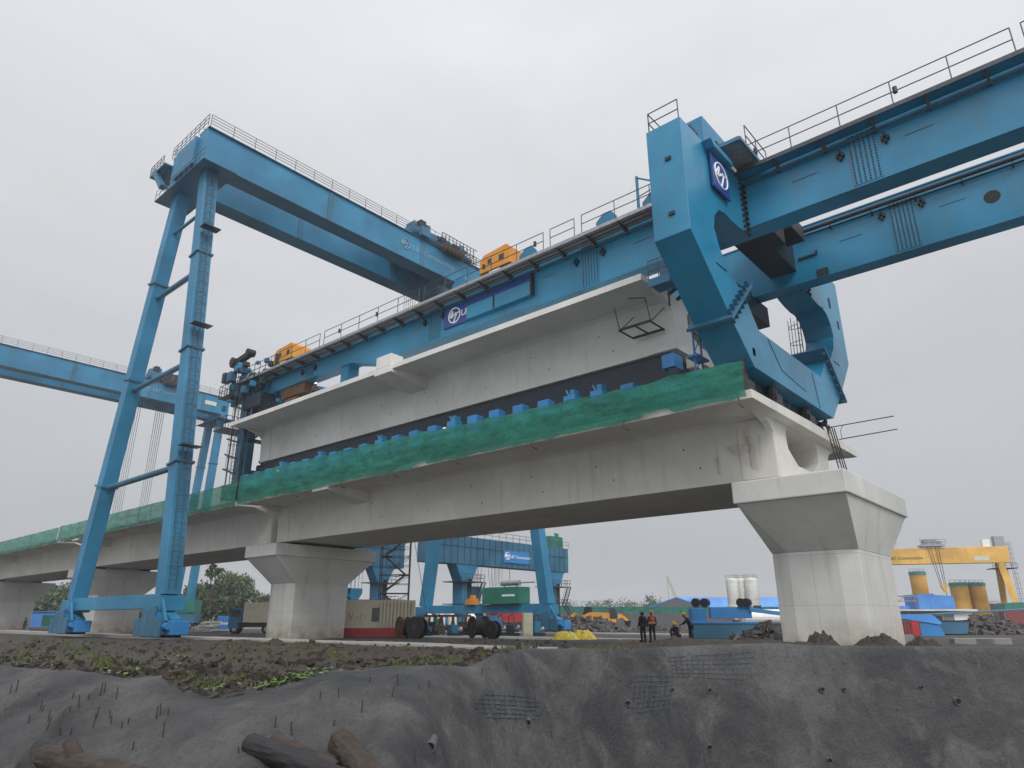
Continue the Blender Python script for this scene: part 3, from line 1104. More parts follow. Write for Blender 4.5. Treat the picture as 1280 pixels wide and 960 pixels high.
# front trucks and jacks under the frame
for k, (x, y, w_, h) in enumerate(((26.9, 10.6, .9, 1.25), (28.5, 10.9, 1.0, 1.1), (29.9, 10.5, .7, 1.35), (34.2, 10.5, .8, 1.3), (36.0, 10.8, .9, 1.15))):
    mb = MB(o)
    mb.box(x - w_ / 2, x + w_ / 2, y - .35, y + .6, 10.35, 10.2 + h * .6)
    mb.lathe((x, y, 10.2 + h * .6), [(.26, 0), (.26, h * .25), (.17, h * .25), (.17, h * .5)], 10)
    jk = mb.build('jack', 'steel_dark', LG, .02)
    MB(o).lathe((x - w_ / 2 - .1, y - .1, 10.48), [(.1, -.08), (.26, -.08), (.26, .08), (.1, .08)], 12, 'x').build('jack_wheel', 'steel_dark', jk)
    MB(o).lathe((x + w_ / 2 + .1, y - .1, 10.48), [(.1, -.08), (.26, -.08), (.26, .08), (.1, .08)], 12, 'x').build('jack_wheel', 'steel_dark', jk)
MB(o).box(26.4, 37.6, 10.7, 11.4, 11.0, 11.40).build('truck_beam', 'navy', LG, .02)
MB(o).path([(26.5, 10.3, 10.3), (26.4, 10.25, 11.5), (26.7, 10.2, 12.0), (27.3, 10.2, 12.1)], .035).path([(29.2, 10.2, 10.3), (29.2, 10.1, 11.9)], .03).box(26.9, 27.2, 10.0, 10.3, 12.0, 12.35).path([(30.8, 10.1, 10.4), (30.9, 10.05, 11.3), (31.5, 10.1, 11.35)], .03).build('hydraulic_hoses', 'black', LG)
# inspection basket and brackets beside the carried girder end
bk = MB(o)
bk.box(25.7, 26.7, 12.95, 14.0, 16.15, 16.22).box(25.68, 25.75, 12.95, 14.0, 16.05, 16.45).box(25.7, 26.7, 12.9, 12.95, 16.05, 16.45)
BK = bk.build('basket', 'blue', LG)
MB(o).rail((25.72, 12.95, 16.3), (25.72, 14.0, 16.3), 1.1, .5, 2, .022).rail((25.72, 12.95, 16.3), (26.7, 12.95, 16.3), 1.1, .5, 2, .022).build('basket_rail', 'rail', BK)
tr = MB(o)
for x in (26.2, 26.9):
    tr.tube((x, 12.3, 16.0), (x, 12.3, 10.3), .05, 6)
for k in range(6):
    z = 10.6 + k * .95
    tr.tube((26.2, 12.3, z), (26.9, 12.3, z), .03, 5).tube((26.2, 12.3, z), (26.9, 12.3, z + .95), .022, 5)
tr.box(25.95, 27.1, 12.05, 12.6, 12.25, 12.33)
tr.build('access_tower', 'blue_bright', LG)
# hanging maintenance cradle below the flange of the carried girder
cr = MB(o)
for yy in (14.75, 16.5):
    cr.tube((26.6, yy, 16.1), (27.0, yy, 15.0), .025, 5).tube((28.4, yy, 16.2), (27.0, yy, 15.0), .025, 5)
for yy in (14.75, 15.6, 16.5):
    cr.box(26.9, 28.3, yy - .03, yy + .03, 14.95, 15.02)
cr.box(26.9, 26.98, 14.75, 16.5, 14.95, 15.06).box(28.22, 28.3, 14.75, 16.5, 14.95, 15.06)
cr.tube((26.6, 14.75, 16.1), (26.3, 15.5, 16.2), .03, 5)
cr.build('cradle', 'steel_dark', LG)
# rear frame of the gantry: columns, cross beams, platforms, ladder clutter
rf = MB(o)
for x in (28.2, 36.0):
    MB(o).box(x - .55, x + .55, 55.0, 56.1, 12.2, 19.82).build('rear_column', 'blue_dull', LG, .03)
MB(o).box(28.78, 35.4, 55.0, 56.1, 12.9, 13.6).build('rear_sill', 'blue_dull', LG, .03)
MB(o).box(27.0, 37.1, 54.8, 56.3, 10.9, 12.15).build('rear_truck', 'navy', LG, .03)
MB(o).box(26.9, 37.2, 55.9, 57.3, 20.1, 21.3).build('rear_cross_beam', 'blue_dull', LG, .03)
rp = MB(o)
for z in (20.0, 17.0):
    rp.box(26.3, 29.4, 55.9, 57.9, z, z + .08)
RP = rp.build('rear_platform', 'steel_dark', LG)
cl = MB(o)
for z in (20.08, 17.08):
    cl.rail((26.35, 55.9, z), (26.35, 57.9, z), 1.1, .5, 2, .03).rail((26.35, 57.9, z), (29.4, 57.9, z), 1.1, .6, 2, .03).rail((26.35, 55.9, z), (28, 55.9, z), 1.1, .6, 2, .03)
cl.rail((27.2, 50, 21.46), (27.2, 57.4, 21.46), 1.15, .9, 2, .03)
cl.build('platform_rail', 'rail', RP)
MB(o).ladder((27.2, 55.3, 11.8), (27.2, 55.3, 21.3), .45, (0, 1, 0), True, .35, (-1, 0, 0)).build('ladder', 'rail', LG)
random.seed(3)
for k in range(46):
    x, y, z = random.uniform(26.3, 28.6), random.uniform(50.8, 57.6), random.choice([18.8, 19.4, 20.1, 20.6, 21.5, 21.9, 22.3])
    s = random.uniform(.2, .6)
    MB(o).box(x, x + s, y, y + s * random.uniform(.5, 1.6), z, z + s * random.uniform(.5, 1.6)).build('hydraulic_unit', random.choice(['blue_dull', 'navy', 'steel_dark', 'blue']), LG, .02)
hs = MB(o)
for k in range(16):
    x, y = random.uniform(26.4, 28.4), random.uniform(52, 57.5)
    hs.path([(x, y, 21.4), (x + random.uniform(-.4, .2), y + random.uniform(-.4, .4), 20.6), (x, y + .5, 19.9)], .04, 5)
hs.build('hoses', 'black', LG)
mt = MB(o)
mt.tube((27.0, 56.8, 20.0), (27.0, 56.8, 23.6), .16, 8).bar((27.0, 57.6, 23.3), (27.3, 54.8, 23.95), .5, .42)
mt.lathe((27.1, 57.2, 23.55), [(.42, -.4), (.42, .4)], 12, 'x').lathe((27.3, 55.0, 24.0), [(.34, -.35), (.34, .35)], 12, 'x')
mt.build('jib_arm', 'steel_dark', LG)
MB(o).box(27.3, 29.6, 52.2, 55.0, 18.6, 19.8).build('rear_hanger', 'navy', LG, .03)
MB(o).box(27.0, 30.5, 54.2, 55.0, 16.95, 17.3).build('lifting_bar', 'navy', LG, .03)
for yy in (53.7, 54.6, 56.6):
    MB(o).tube((27.4, yy, 12.0), (27.4, yy, 20.0), .06, 6).build('tie_rod', 'rail', LG)
for zz in (12.9, 14.2, 15.6, 18.6):
    MB(o).bar((27.0, 54.4, zz), (27.4, 57.4, zz + .9), .1, .14).build('bracing', 'navy', LG)
# lifting beam at the front end of the carried girder
MB(o).box(27.3, 36.8, 12.5, 13.7, 17.3, 18.5).build('lifting_beam', 'navy', LG, .03)
MB(o).box(26.6, 28.4, 12.6, 13.9, 16.9, 17.25).build('lifting_beam', 'blue_dull', LG, .03)
for xx, yy in ((27.0, 13.0), (27.6, 14.0), (28.3, 12.7)):
    MB(o).tube((xx, yy, 15.8), (xx, yy, 19.2), .06, 6).build('lifting_rod', 'rail', LG)
for xx in (26.4, 27.2, 28.0):
    MB(o).bar((xx, 13.8, 16.2), (xx + .6, 12.6, 17.2), .12, .16).build('bracket_strut', 'steel_dark', LG)
MB(o).ladder((39.2, 11.75, 13.2), (39.6, 11.75, 18.6), .5, (1, 0, 0), True, .4, (0, 1, 0)).build('ladder', 'rail', LG)
# sling jack seen beside the rear of the carried girder
sj = MB(o)
sj.lathe((29.3, 54.1, 13.2), [(.35, 0), (.22, .15), (.22, .9), (.4, .95), (.4, 1.15), (.15, 1.2), (.15, 1.6), (.3, 1.65), (.3, 1.8), (.1, 1.85), (.1, 2.7)], 12)
sj.box(27.6, 30.6, 53.6, 54.6, 15.85, 15.95)
sj.tube((28, 53.8, 15.95), (28.7, 54, 17), .05).tube((30, 53.8, 15.95), (29.3, 54, 17), .05).tube((28, 54.4, 15.95), (29.3, 54, 17), .05).box(28.3, 29.7, 53.7, 54.4, 17, 17.2)
sj.build('sling_jack', 'steel_dark', LG)
# hanger below the rear part of the beam (rust coloured winch and blue struts)
hg = MB(o)
hg.lathe((28.8, 48.9, 18.2), [(.3, -.7), (.75, -.65), (.75, .65), (.3, .7)], 14, 'y').box(28.3, 29.4, 47.2, 50.6, 18.9, 19.9)
hg.build('hoist_drum', 'rust', LG)
hb = MB(o)
hb.bar((28.8, 43.5, 17.1), (28.8, 50.5, 18.6), .5, .55).bar((28.8, 41.8, 17.6), (28.8, 46.5, 19.2), .35, .35).box(28.3, 29.3, 41.3, 42.2, 17.05, 19.9)
hb.build('hanger_beam', 'blue', LG)

# winches and yellow cabins riding on the top of the near beam
WG = 'winch units on top of the launching gantry'


def winch(y, label, s=1.0):
    o2 = (28.9, y, 21.64)
    t = thing('winch', o2, label, 'winch', WG)
    MB(o2).box(28.25, 29.6, y - 1.1 * s, y + 1.1 * s, 21.645, 21.9).build('base_frame', 'blue', t, .02)
    MB(o2).lathe((28.9, y + .3, 22.35), [(.25, -.55), (.42 * s, -.55), (.42 * s, -.45), (.3, -.45), (.3, .45), (.42 * s, .45), (.42 * s, .55), (.25, .55)], 16, 'x').build('drum', 'blue_dull', t)
    MB(o2).box(28.2, 28.35, y - .5, y + .8, 21.9, 22.55).prism([(y - .5, 22.55), (y + .8, 22.55), (y + .3, 22.95), (y - .2, 22.95)], 'x', 28.2, 28.35).box(29.45, 29.6, y - .5, y + .8, 21.9, 22.6).build('side_plate', 'blue', t)
    MB(o2).lathe((28.6, y - .75, 22.2), [(.2, -.35), (.24, -.3), (.24, .3), (.2, .35)], 12, 'y').box(28.35, 28.9, y - .98, y - .6, 21.9, 22.05).build('motor', 'steel_dark', t)
    MB(o2).box(28.95, 29.4, y - 1.0, y - .6, 21.9, 22.75).build('control_box', 'blue_dull', t, .02)


winch(17.6, 'blue winch on the gantry beam, nearest to the hooked frame')
winch(14.6, 'blue winch half hidden behind the top of the hooked frame leg', .9)
winch(23.3, 'blue winch on the beam just right of the yellow cabin')
winch(29.2, 'blue winch on the beam where the crane girder passes behind')
YG = 'yellow power packs on the launching gantry'


def cabin(y, z, L, label, tilt=0):
    o2 = (28.9, y, z)
    t = thing('power_pack', o2, label, 'power pack', YG)
    pr = [(y - L / 2, z + .7), (y + L / 2, z + .7), (y + L / 2, z + 1.55), (y + L / 2 - .35, z + 1.95), (y - L / 2 + .3, z + 2.1), (y - L / 2, z + 1.8)]
    MB(o2).prism(pr, 'x', 28.0, 29.8).build('hood', 'orange', t, .03)
    MB(o2).box(28.1, 29.7, y - L / 2 + .1, y + L / 2 - .1, z + .15, z + .69).build('engine', 'rust', t, .02)
    MB(o2).box(28.05, 28.098, y - .4, y + .5, z + .2, z + .64).build('side_panel', 'white', t)
    MB(o2).box(28.0, 29.8, y - L / 2, y + L / 2, z, z + .148).build('skid', 'blue', t)
    MB(o2).box(27.97, 27.998, y - L / 2 + .5, y - L / 2 + .9, z + 1.1, z + 1.5).box(27.97, 27.998, y + .3, y + .55, z + 1.2, z + 1.5).build('vent', 'letter_black', t)
    return t


cabin(26.0, 21.645, 2.6, 'yellow power pack on mid beam, seen against the sky above the blue sign')
cabin(13.4, 21.95, 1.3, 'small yellow power pack peeping out left of the hooked frame leg')
cabin(50.6, 21.645, 3.0, 'yellow power pack at the rear end of the launching gantry')
MB((28.9, 14, 21.64))
mb = MB((28.9, 14.5, 21.64))
mb.box(28.0, 28.12, 15.5, 15.62, 21.645, 24.2).box(28.0, 28.1, 13.6, 13.7, 21.645, 24.6).tube((28.05, 15.55, 24.1), (28.05, 14.2, 23.2), .05).tube((28.06, 13.6, 23.2), (28.06, 15.5, 22.9), .03)
mb.tube((27.9, 12.3, 21.645), (27.9, 12.3, 25.4), .03).tube((27.7, 12.3, 25.0), (28.2, 12.6, 25.2), .03)
tag(mb.build('mast', 'blue'), 'slim blue posts and mast standing on the beam left of the hooked frame', 'mast')


# ------------------------------------------------------------------ gantry cranes
def crane(dy, label, near=True, straight=False, tx=46.0, seg=True):
    Yc = 59.2 + dy
    o = (21.5, Yc, .3)
    t = thing('gantry_crane', o, label, 'gantry crane', 'tall blue gantry cranes over the bridge')
    zb, zt = 41.2, 44.75
    for k, y0 in enumerate((55.6 + dy, 61.2 + dy)):
        g = MB(o).box(20.6, 62.9, y0, y0 + 1.55, zb, zt).build('girder', 'blue', t, .02)
        MB(o).box(20.6, 62.9, y0 - .22, y0 + 1.77, zb - .08, zb - .003).box(20.6, 62.9, y0 - .22, y0 + 1.77, zt + .003, zt + .08).build('flange', 'blue_dull', g)
        for x in (34.2, 47.2, 57.5):
            MB(o).box(x - .32, x + .32, y0 - .06, y0 - .003, zb + .05, zt - .05).build('splice_strap', 'blue_dull', g)
        MB(o).box(20.6, 62.9, y0 + .7, y0 + .8, zt + .083, zt + .2).build('trolley_rail', 'steel_dark', g)
        yy = y0 - .25 if k == 0 else y0 + 1.8
        MB(o).rail((20.7, yy, zt + .08), (62.8, yy, zt + .08), 1.25, 2.2, 4 if k == 0 else 2, .03).build('handrail', 'rail', g)
    # end ties and top walkways
    for x in (20.75, 62.0):
        MB(o).box(x - .5, x + .5, 57.2 + dy, 61.15 + dy, zb + .2, zt - .3).build('end_tie', 'blue', t, .02)
    MB(o).rail((20.5, 55.4 + dy, zt + .08), (20.5, 63 + dy, zt + .08), 1.25, .9, 3, .03).build('end_rail', 'rail', t)
    if near:
        MB(o).bar((20.2, 63.3 + dy, zb + .3), (20.0, 65.4 + dy, zt - .6), .5, .5).bar((20.9, 63.3 + dy, zb + .2), (20.9, 66.2 + dy, zt - .8), .25, .3).box(19.9, 22.2, 63.0 + dy, 66.6 + dy, zt - .75, zt - .6).build('rear_bracket', 'blue_dull', t)
        MB(o).rail((19.95, 63.5 + dy, zt - .6), (19.95, 66.6 + dy, zt - .6), 1.1, .7, 3, .03).rail((19.95, 66.6 + dy, zt - .6), (22.2, 66.6 + dy, zt - .6), 1.1, .7, 3, .03).build('bracket_rail', 'rail', t)
    sides = [(21.5, near)] + [(62.0, False)]
    for x, isn in sides:
        if x < 30 and not near:
            continue
        legs = [(50.6, 56.0), (68.3, 61.3)]
        if x > 30 and straight:
            legs = [(58.6, 56.6), (65.0, 61.5)]
        elif x > 30:
            legs = [(49.1, 55.0), (69.0, 63.2)]
        for (yb, yt) in legs:
            a, b_ = Vector((x, yb + dy, 3.0)), Vector((x, yt + dy, zb - .1))
            lg = MB(o).bar(a, b_, 1.28, 1.2, (1, 0, 0)).build('leg', 'blue', t, .03)
            for q in (.25, .50, .74):
                fl = MB(o)
                c = a.lerp(b_, q)
                fl.bar(c - (b_ - a).normalized() * .09, c + (b_ - a).normalized() * .08, 1.55, 1.46, (1, 0, 0))
                fl.build('leg_flange', 'blue_dull', lg)
            if isn and yb < 60:
                MB(o).ladder(a + Vector((-.1, -.80, .4)), b_ + Vector((-.1, -.80, -.5)), .5, (1, 0, 0), True, .4, (0, -1, 0)).build('ladder', 'rail', lg)
                for q in (.28, .55, .8):
                    pl = MB(o)
                    c = a.lerp(b_, q)
                    pl.box(c.x - .8, c.x + .7, c.y - 1.9, c.y - .95, c.z - .03, c.z + .03)
                    pl.build('rest_platform', 'rail', lg)
            # bogie
            bg = MB(o)
            yb_ = yb + dy
            bg.box(x - .85, x + .85, yb_ - 1.0, yb_ + 1.0, 2.0, 2.98)
            bg.prism([(yb_ - 1.9, 1.0), (yb_ - 1.9, 1.5), (yb_ - .7, 1.98), (yb_ + .7, 1.98), (yb_ + 1.9, 1.5), (yb_ + 1.9, 1.0)], 'x', x - .35, x + .35)
            B = bg.build('bogie', 'blue', t, .03)
            for yy in (-1.45, -.5, .5, 1.45):
                MB(o).box(x - .5, x + .5, yb_ + yy - .38, yb_ + yy + .38, .55, 1.25).build('wheel_frame', 'blue_dull', B, .02)
                MB(o).lathe((x, yb_ + yy, .62), [(.12, -.62), (.34, -.6), (.34, .6), (.12, .62)], 14, 'x').build('wheel', 'steel_dark', B)
            MB(o).box(x - .95, x - .52, yb_ - 1.2, yb_ - .75, 1.2, 1.9).box(x - .95, x - .52, yb_ + .4, yb_ + .9, 1.2, 1.8).tube((x - .75, yb_ - 1.6, 1.0), (x - .75, yb_ - 2.6, 1.0), .22, 10).build('drive_motor', 'blue_bright', B)
            for ya_, yz_, z0_, z1_ in ((-2.1, -1.15, .35, 1.55), (-1.05, -.1, .35, 2.3), (.0, 1.0, .35, 2.1), (1.1, 2.0, .35, 1.5)):
                MB(o).box(x - 1.12, x - .96, yb_ + ya_, yb_ + yz_, z0_, z1_).box(x - .96, x - .52, yb_ + ya_ + .1, yb_ + yz_ - .1, z0_ + .1, z1_ - .1).build('guard_plate', 'blue_dull', B, .03)
            MB(o).bar((x - .7, yb_ - 2.0, 1.3), (x - .7, yb_ - .8, 2.9), .16, .22).bar((x - .7, yb_ + 1.9, 1.3), (x - .7, yb_ + .8, 2.9), .16, .22).build('bogie_strut', 'blue', B)
            MB(o).box(x - .6, x + .6, yb_ - 2.75, yb_ - 2.0, .45, 1.35).build('buffer_box', 'blue_bright', B, .05)
        if not (straight and x > 30):
            # tie beams between the legs
            MB(o).box(x - .42, x + .42, legs[0][0] + dy + .6, legs[1][0] + dy - .6, 2.15, 3.12).build('bottom_tie', 'blue', t, .02)
            for q in (.24, .47, .70, .87) if x < 30 else ():
                y0_ = legs[0][0] + (legs[0][1] - legs[0][0]) * q + dy + .7
                y1_ = legs[1][0] + (legs[1][1] - legs[1][0]) * q + dy - .7
                z = 3.3 + (zb - 3.4) * q
                MB(o).tube((x, y0_, z), (x, y1_, z), .24 if q < .8 else .15, 10).build('strut', 'blue_dull', t)
        # head beam and platform on the legs
        MB(o).box(x - .7, x + .7, legs[0][1] + dy - 1.4, legs[1][1] + dy + 1.4, zb - 1.0, zb - .1).build('head_beam', 'blue', t, .02)
        MB(o).box(x - 1.5, x + 1.7, legs[0][1] + dy - 2.2, legs[1][1] + dy + 2.8, zb - 1.1, zb - 1.02).build('head_platform', 'blue_dull', t)
        MB(o).rail((x - 1.45, legs[0][1] + dy - 2.2, zb - 1.0), (x - 1.45, legs[1][1] + dy + 2.8, zb - 1.0), 1.1, 1.0, 2, .025).build('platform_rail', 'rail', t)
    # writing on the front girder
    emblem('emblem', (tx - .4, 55.57 + dy, 43.1), .62, (1, 0, 0), (0, 0, 1), 'letter_faded', t, o, .08)
    text_mesh('lettering', 'L&T Construction', .92, (tx + .6, 55.58 + dy, 42.8), (1, 0, 0), (0, 0, 1), 'letter_faded', t, o)
    if straight:
        MB(o).box(57.4, 60.2, 55.56 + dy, 55.595 + dy, 42.6, 43.4).build('capacity_plate', 'pale_plate', t)
    return t


crane(0, 'tall blue gantry crane straddling the bridge, its A frame leg at left centre', True, False, 45.0)
crane(77.3, 'second blue gantry crane farther back, its girder crossing the left edge', False, True, 47.0)


def trolley(x0, x1, dy, label, ropes, zhook, hooks):
    Yc = 59.2 + dy
    o = ((x0 + x1) / 2, Yc, 44.95)
    t = thing('crane_trolley', o, label, 'crane trolley', 'hoist trolleys on the blue gantry cranes')
    MB(o).box(x0, x1, 55.7 + dy, 62.7 + dy, 45.25, 45.7).build('frame', 'blue_dull', t, .03)
    wh = MB(o)
    for x in (x0 + .6, x1 - .6):
        for y in (56.35, 61.95):
            wh.lathe((x, y + dy, 45.1), [(.26, -.12), (.26, .12)], 12, 'y')
    wh.build('wheels', 'steel_dark', t)
    L = x1 - x0
    MB(o).box(x0 + .3, x0 + L * .42, 56.0 + dy, 58 + dy, 45.7, 46.7).box(x0 + L * .1, x0 + L * .4, 60 + dy, 62 + dy, 45.7, 46.9).build('machine_house', 'blue', t, .03)
    MB(o).lathe((x0 + L * .70, 57.2 + dy, 46.4), [(.3, -1.7), (.75, -1.65), (.6, -1.5), (.6, 1.5), (.75, 1.65), (.3, 1.7)], 16, 'x').build('drum', 'rust', t)
    for q in (.12, .3, .52, .66, .8, .93):
        mo = MB(o)
        mo.lathe((x0 + L * q, 57.0 + dy, 47.1), [(.3, -.4), (.42, -.35), (.42, .35), (.3, .4)], 10, 'x').box(x0 + L * q - .3, x0 + L * q + .3, 56.6 + dy, 57.4 + dy, 45.7, 46.7)
        mo.build('motor', 'steel_dark', t)
    ga = MB(o)
    for xx in [x0 + L * (.36 + .06 * k) for k in range(10)]:
        ga.tube((xx, 54.5 + dy, 44.3), (xx, 54.5 + dy, 46.4), .05, 5).tube((xx, 54.5 + dy, 44.3), (xx + L * .06, 54.5 + dy, 45.4), .035, 4).tube((xx, 54.5 + dy, 45.4), (xx, 55.6 + dy, 45.4), .05, 5)
    for zz in (44.3, 45.4, 46.4):
        ga.tube((x0 + L * .36, 54.5 + dy, zz), (x0 + L * .96, 54.5 + dy, zz), .05, 5)
    ga.build('side_gallery', 'steel_dark', t)
    MB(o).lathe((x0 + L * .6, 55.05 + dy, 44.9), [(.2, -1.5), (.55, -1.45), (.42, -1.3), (.42, 1.3), (.55, 1.45), (.2, 1.5)], 16, 'x').build('cable_drum', 'rust', t)
    MB(o).box(x0 + L * .07, x0 + L * .2, 54.8 + dy, 55.4 + dy, 44.9, 46.1).build('control_cabin', 'blue_dull', t, .03)
    for q, w_, h_, m_ in ((.50, .9, 1.5, 'steel_dark'), (.60, .7, 1.1, 'blue_dull'), (.71, 1.0, 1.4, 'steel_dark'), (.83, .7, 1.7, 'blue_dull'), (.16, .9, 2.3, 'steel_dark'), (.05, .5, 1.6, 'blue_dull'), (.26, .6, 2.0, 'blue_dull')):
        MB(o).box(x0 + L * q, x0 + L * q + w_, 56.2 + dy, 57.6 + dy, 45.7, 45.7 + h_).build('gearbox', m_, t, .05)
    MB(o).rail((x0, 55.5 + dy, 45.7), (x1, 55.5 + dy, 45.7), 1.1, 1.2, 2, .03).build('handrail', 'rail', t)
    for k, (xr, w) in enumerate(ropes):
        rp = MB(o)
        for i in range(10):
            xx = xr - w / 2 + w * i / 9
            rp.tube((xx, 59.2 + dy + (.35 if i % 2 else -.35), 45.25), (xr - w * .4 + w * .8 * i / 9, 59.2 + dy + (.2 if i % 2 else -.2), zhook + 1.3), .03, 4)
        rp.build('rope_fall', 'rope', t)
        if hooks:
            hk = MB(o)
            hk.prism([(xr - w * .55, zhook + 1.4), (xr + w * .55, zhook + 1.4), (xr + w * .5, zhook + .6), (xr + w * .14, zhook - .7), (xr - w * .14, zhook - .7), (xr - w * .5, zhook + .6)], 'y', 58.8 + dy, 59.6 + dy)
            hk.tube((xr, 59.2 + dy, zhook - .7), (xr, 59.2 + dy, zhook - 1.4), .12, 8)
            hk.build('hook_block', 'blue', t, .03)
    return t


trolley(45.6, 55.8, 0, 'hoist trolley with drums on the nearer gantry crane girder', [(48.6, 1.6), (52.6, 1.6)], 12.5, True)
trolley(46.5, 53.5, 77.3, 'hoist trolley on the farther gantry crane, its ropes hanging against grey sky', [(46.6, 1.8), (51.0, 1.8)], 12, True)

# ------------------------------------------------------------------ yard machines and clutter
RZ = YAW - math.pi / 2            # turns local x into "rightwards as seen from the pit edge"
FH = Vector((math.cos(YAW), math.sin(YAW), 0))


def spot(px, d, z=None):
    p = at(px, 790, d)
    return Vector((p.x, p.y, gz(p.x, p.y) if z is None else z))


class Loc:
    """local frame: x to the right, y away, z up, turned by an angle about z"""
    def __init__(s, p, rz=RZ):
        s.p, s.rz = Vector(p), rz
        s.ca, s.sa = math.cos(rz), math.sin(rz)

    def __call__(s, x, y, z):
        return Vector((s.p.x + x * s.ca - y * s.sa, s.p.y + x * s.sa + y * s.ca, s.p.z + z))

    def box(s, mb, x0, x1, y0, y1, z0, z1):
        c = s((x0 + x1) / 2, (y0 + y1) / 2, (z0 + z1) / 2)
        mb.cbox(c, x1 - x0, y1 - y0, z1 - z0, s.rz)
        return mb

    def prism(s, mb, pts, y0, y1):
        n = len(pts)
        vs = [s(x, y0, z) for x, z in pts] + [s(x, y1, z) for x, z in pts]
        return mb.add(vs, [tuple(range(n))[::-1], tuple(range(n, 2 * n))] + [(k, (k + 1) % n, n + (k + 1) % n, n + k) for k in range(n)])

    def xdir(s):
        return Vector((s.ca, s.sa, 0))


# cream and red cabin
L = Loc(spot(472, 60), RZ + .12)
t = thing('site_cabin', L.p, 'cream ribbed container cabin with red base behind the left pier', 'container')
mb = L.box(MB(L.p), -2.9, 3.0, 0, 2.4, .75, 2.95)
for k in range(10):
    L.box(mb, .12 + k * .29, .12 + k * .29 + .15, -.12, -.002, .85, 2.85)
wall = mb.build('wall', 'cream', t)
L.box(L.box(MB(L.p), -2.93, 3.03, -.03, 2.43, .05, .745), -2.2, 2.2, .3, 2.1, 2.953, 3.0).build('red_base', 'red', t)
L.box(MB(L.p), -.55, .05, -.05, -.003, 1.25, 2.35).build('window', 'glass', wall)
mb = MB(L.p)
for seg in ([(-2.5, 1.35), (-2.42, 1.9), (-2.2, 1.4), (-2.12, 1.95)], [(-1.85, 1.5), (-1.72, 1.58)], [(-1.5, 1.3), (-1.45, 1.9)]):
    mb.path([L(x, -.02, z) for x, z in seg], .022, 4)
mb.build('sprayed_marks', 'letter_red', t)

# cable reels
RG = 'cable reels on the yard'


def reel(px, d, dia, wid, rz, mat, label):
    p = spot(px, d)
    t = thing('cable_reel', p, label, 'cable reel', RG)
    l = Loc(p, rz)
    ax = l.xdir()
    c = p + Vector((0, 0, dia / 2))
    for s_ in (-1, 1):
        a = c + ax * (s_ * wid / 2)
        MB(p).tube(a, a + ax * (.08 * s_), dia / 2, 22).build('flange', mat, t)
        MB(p).tube(a + ax * (.085 * s_), a + ax * (.13 * s_), dia * .12, 10).build('hub', 'rust', t)
    MB(p).tube(c - ax * (wid / 2), c + ax * (wid / 2), dia * .36, 18).build('cable', 'black', t)


reel(504, 56, 1.6, .6, RZ + .55, 'rust', 'brown wooden cable reel against the cream cabin')
reel(521, 55, 1.6, .5, RZ + 1.1, 'steel_dark', 'black cable reel right of the brown one')
reel(598, 55, 1.6, 1.0, RZ + .5, 'wood', 'dark cable reel in front of the white tanks under the far crane legs')
reel(616, 53, 1.25, .4, RZ + .9, 'steel_dark', 'small black cable reel beside the concrete strip')

# generator on the far bottom tie of the crane
p = Vector((62.0, 55.4, 3.15))
t = thing('generator_set', p, 'green generator box with silver exhaust drum on the far crane sill', 'generator')
MB(p).box(61.0, 63.0, 52.4, 58.1, 3.15, 5.0).build('canopy', 'green_box', t, .04)
MB(p).tube((61.9, 53.0, 5.45), (61.9, 55.8, 5.45), .3, 12).tube((61.9, 53.4, 5.0), (61.9, 53.4, 5.3), .09).tube((61.9, 55.3, 5.0), (61.9, 55.3, 5.3), .09).tube((61.9, 50.8, 5.45), (61.9, 53.0, 5.45), .08, 6).build('exhaust', 'galv', t)
mb = MB(p)
for k in range(9):
    mb.box(60.97, 60.997, 53.0 + k * .22, 53.0 + k * .22 + .15, 3.95, 4.18)
mb.build('lettering', 'letter_white', t)
MB(p).box(61.2, 62.8, 58.103, 58.13, 3.5, 4.6).build('louvre', 'black', t)
p = Vector((61.6, 60.2, 3.13))
tag(MB(p).box(61.2, 62.0, 59.6, 60.8, 3.13, 3.8).box(61.3, 61.9, 59.9, 60.4, 3.8, 4.2).box(61.25, 61.95, 60.9, 61.2, 3.13, 3.6).build('hydraulic_box', 'orange', None, .04), 'small yellow box on the crane sill left of the green generator', 'box')
p = spot(660, 62)
L = Loc(p, RZ + .1)
t = thing('switch_cabinet', p, 'tall pale switch cabinet standing beside the far crane leg', 'cabinet')
L.box(MB(p), -.42, .42, 0, .6, .08, 1.95).build('case', 'cream', t, .02)
L.box(MB(p), -.36, .36, -.03, -.003, .2, 1.85).build('door', 'cream', t)
L.box(MB(p), -.45, .45, -.05, .65, -.1, .078).build('plinth', 'conc_strip', t)

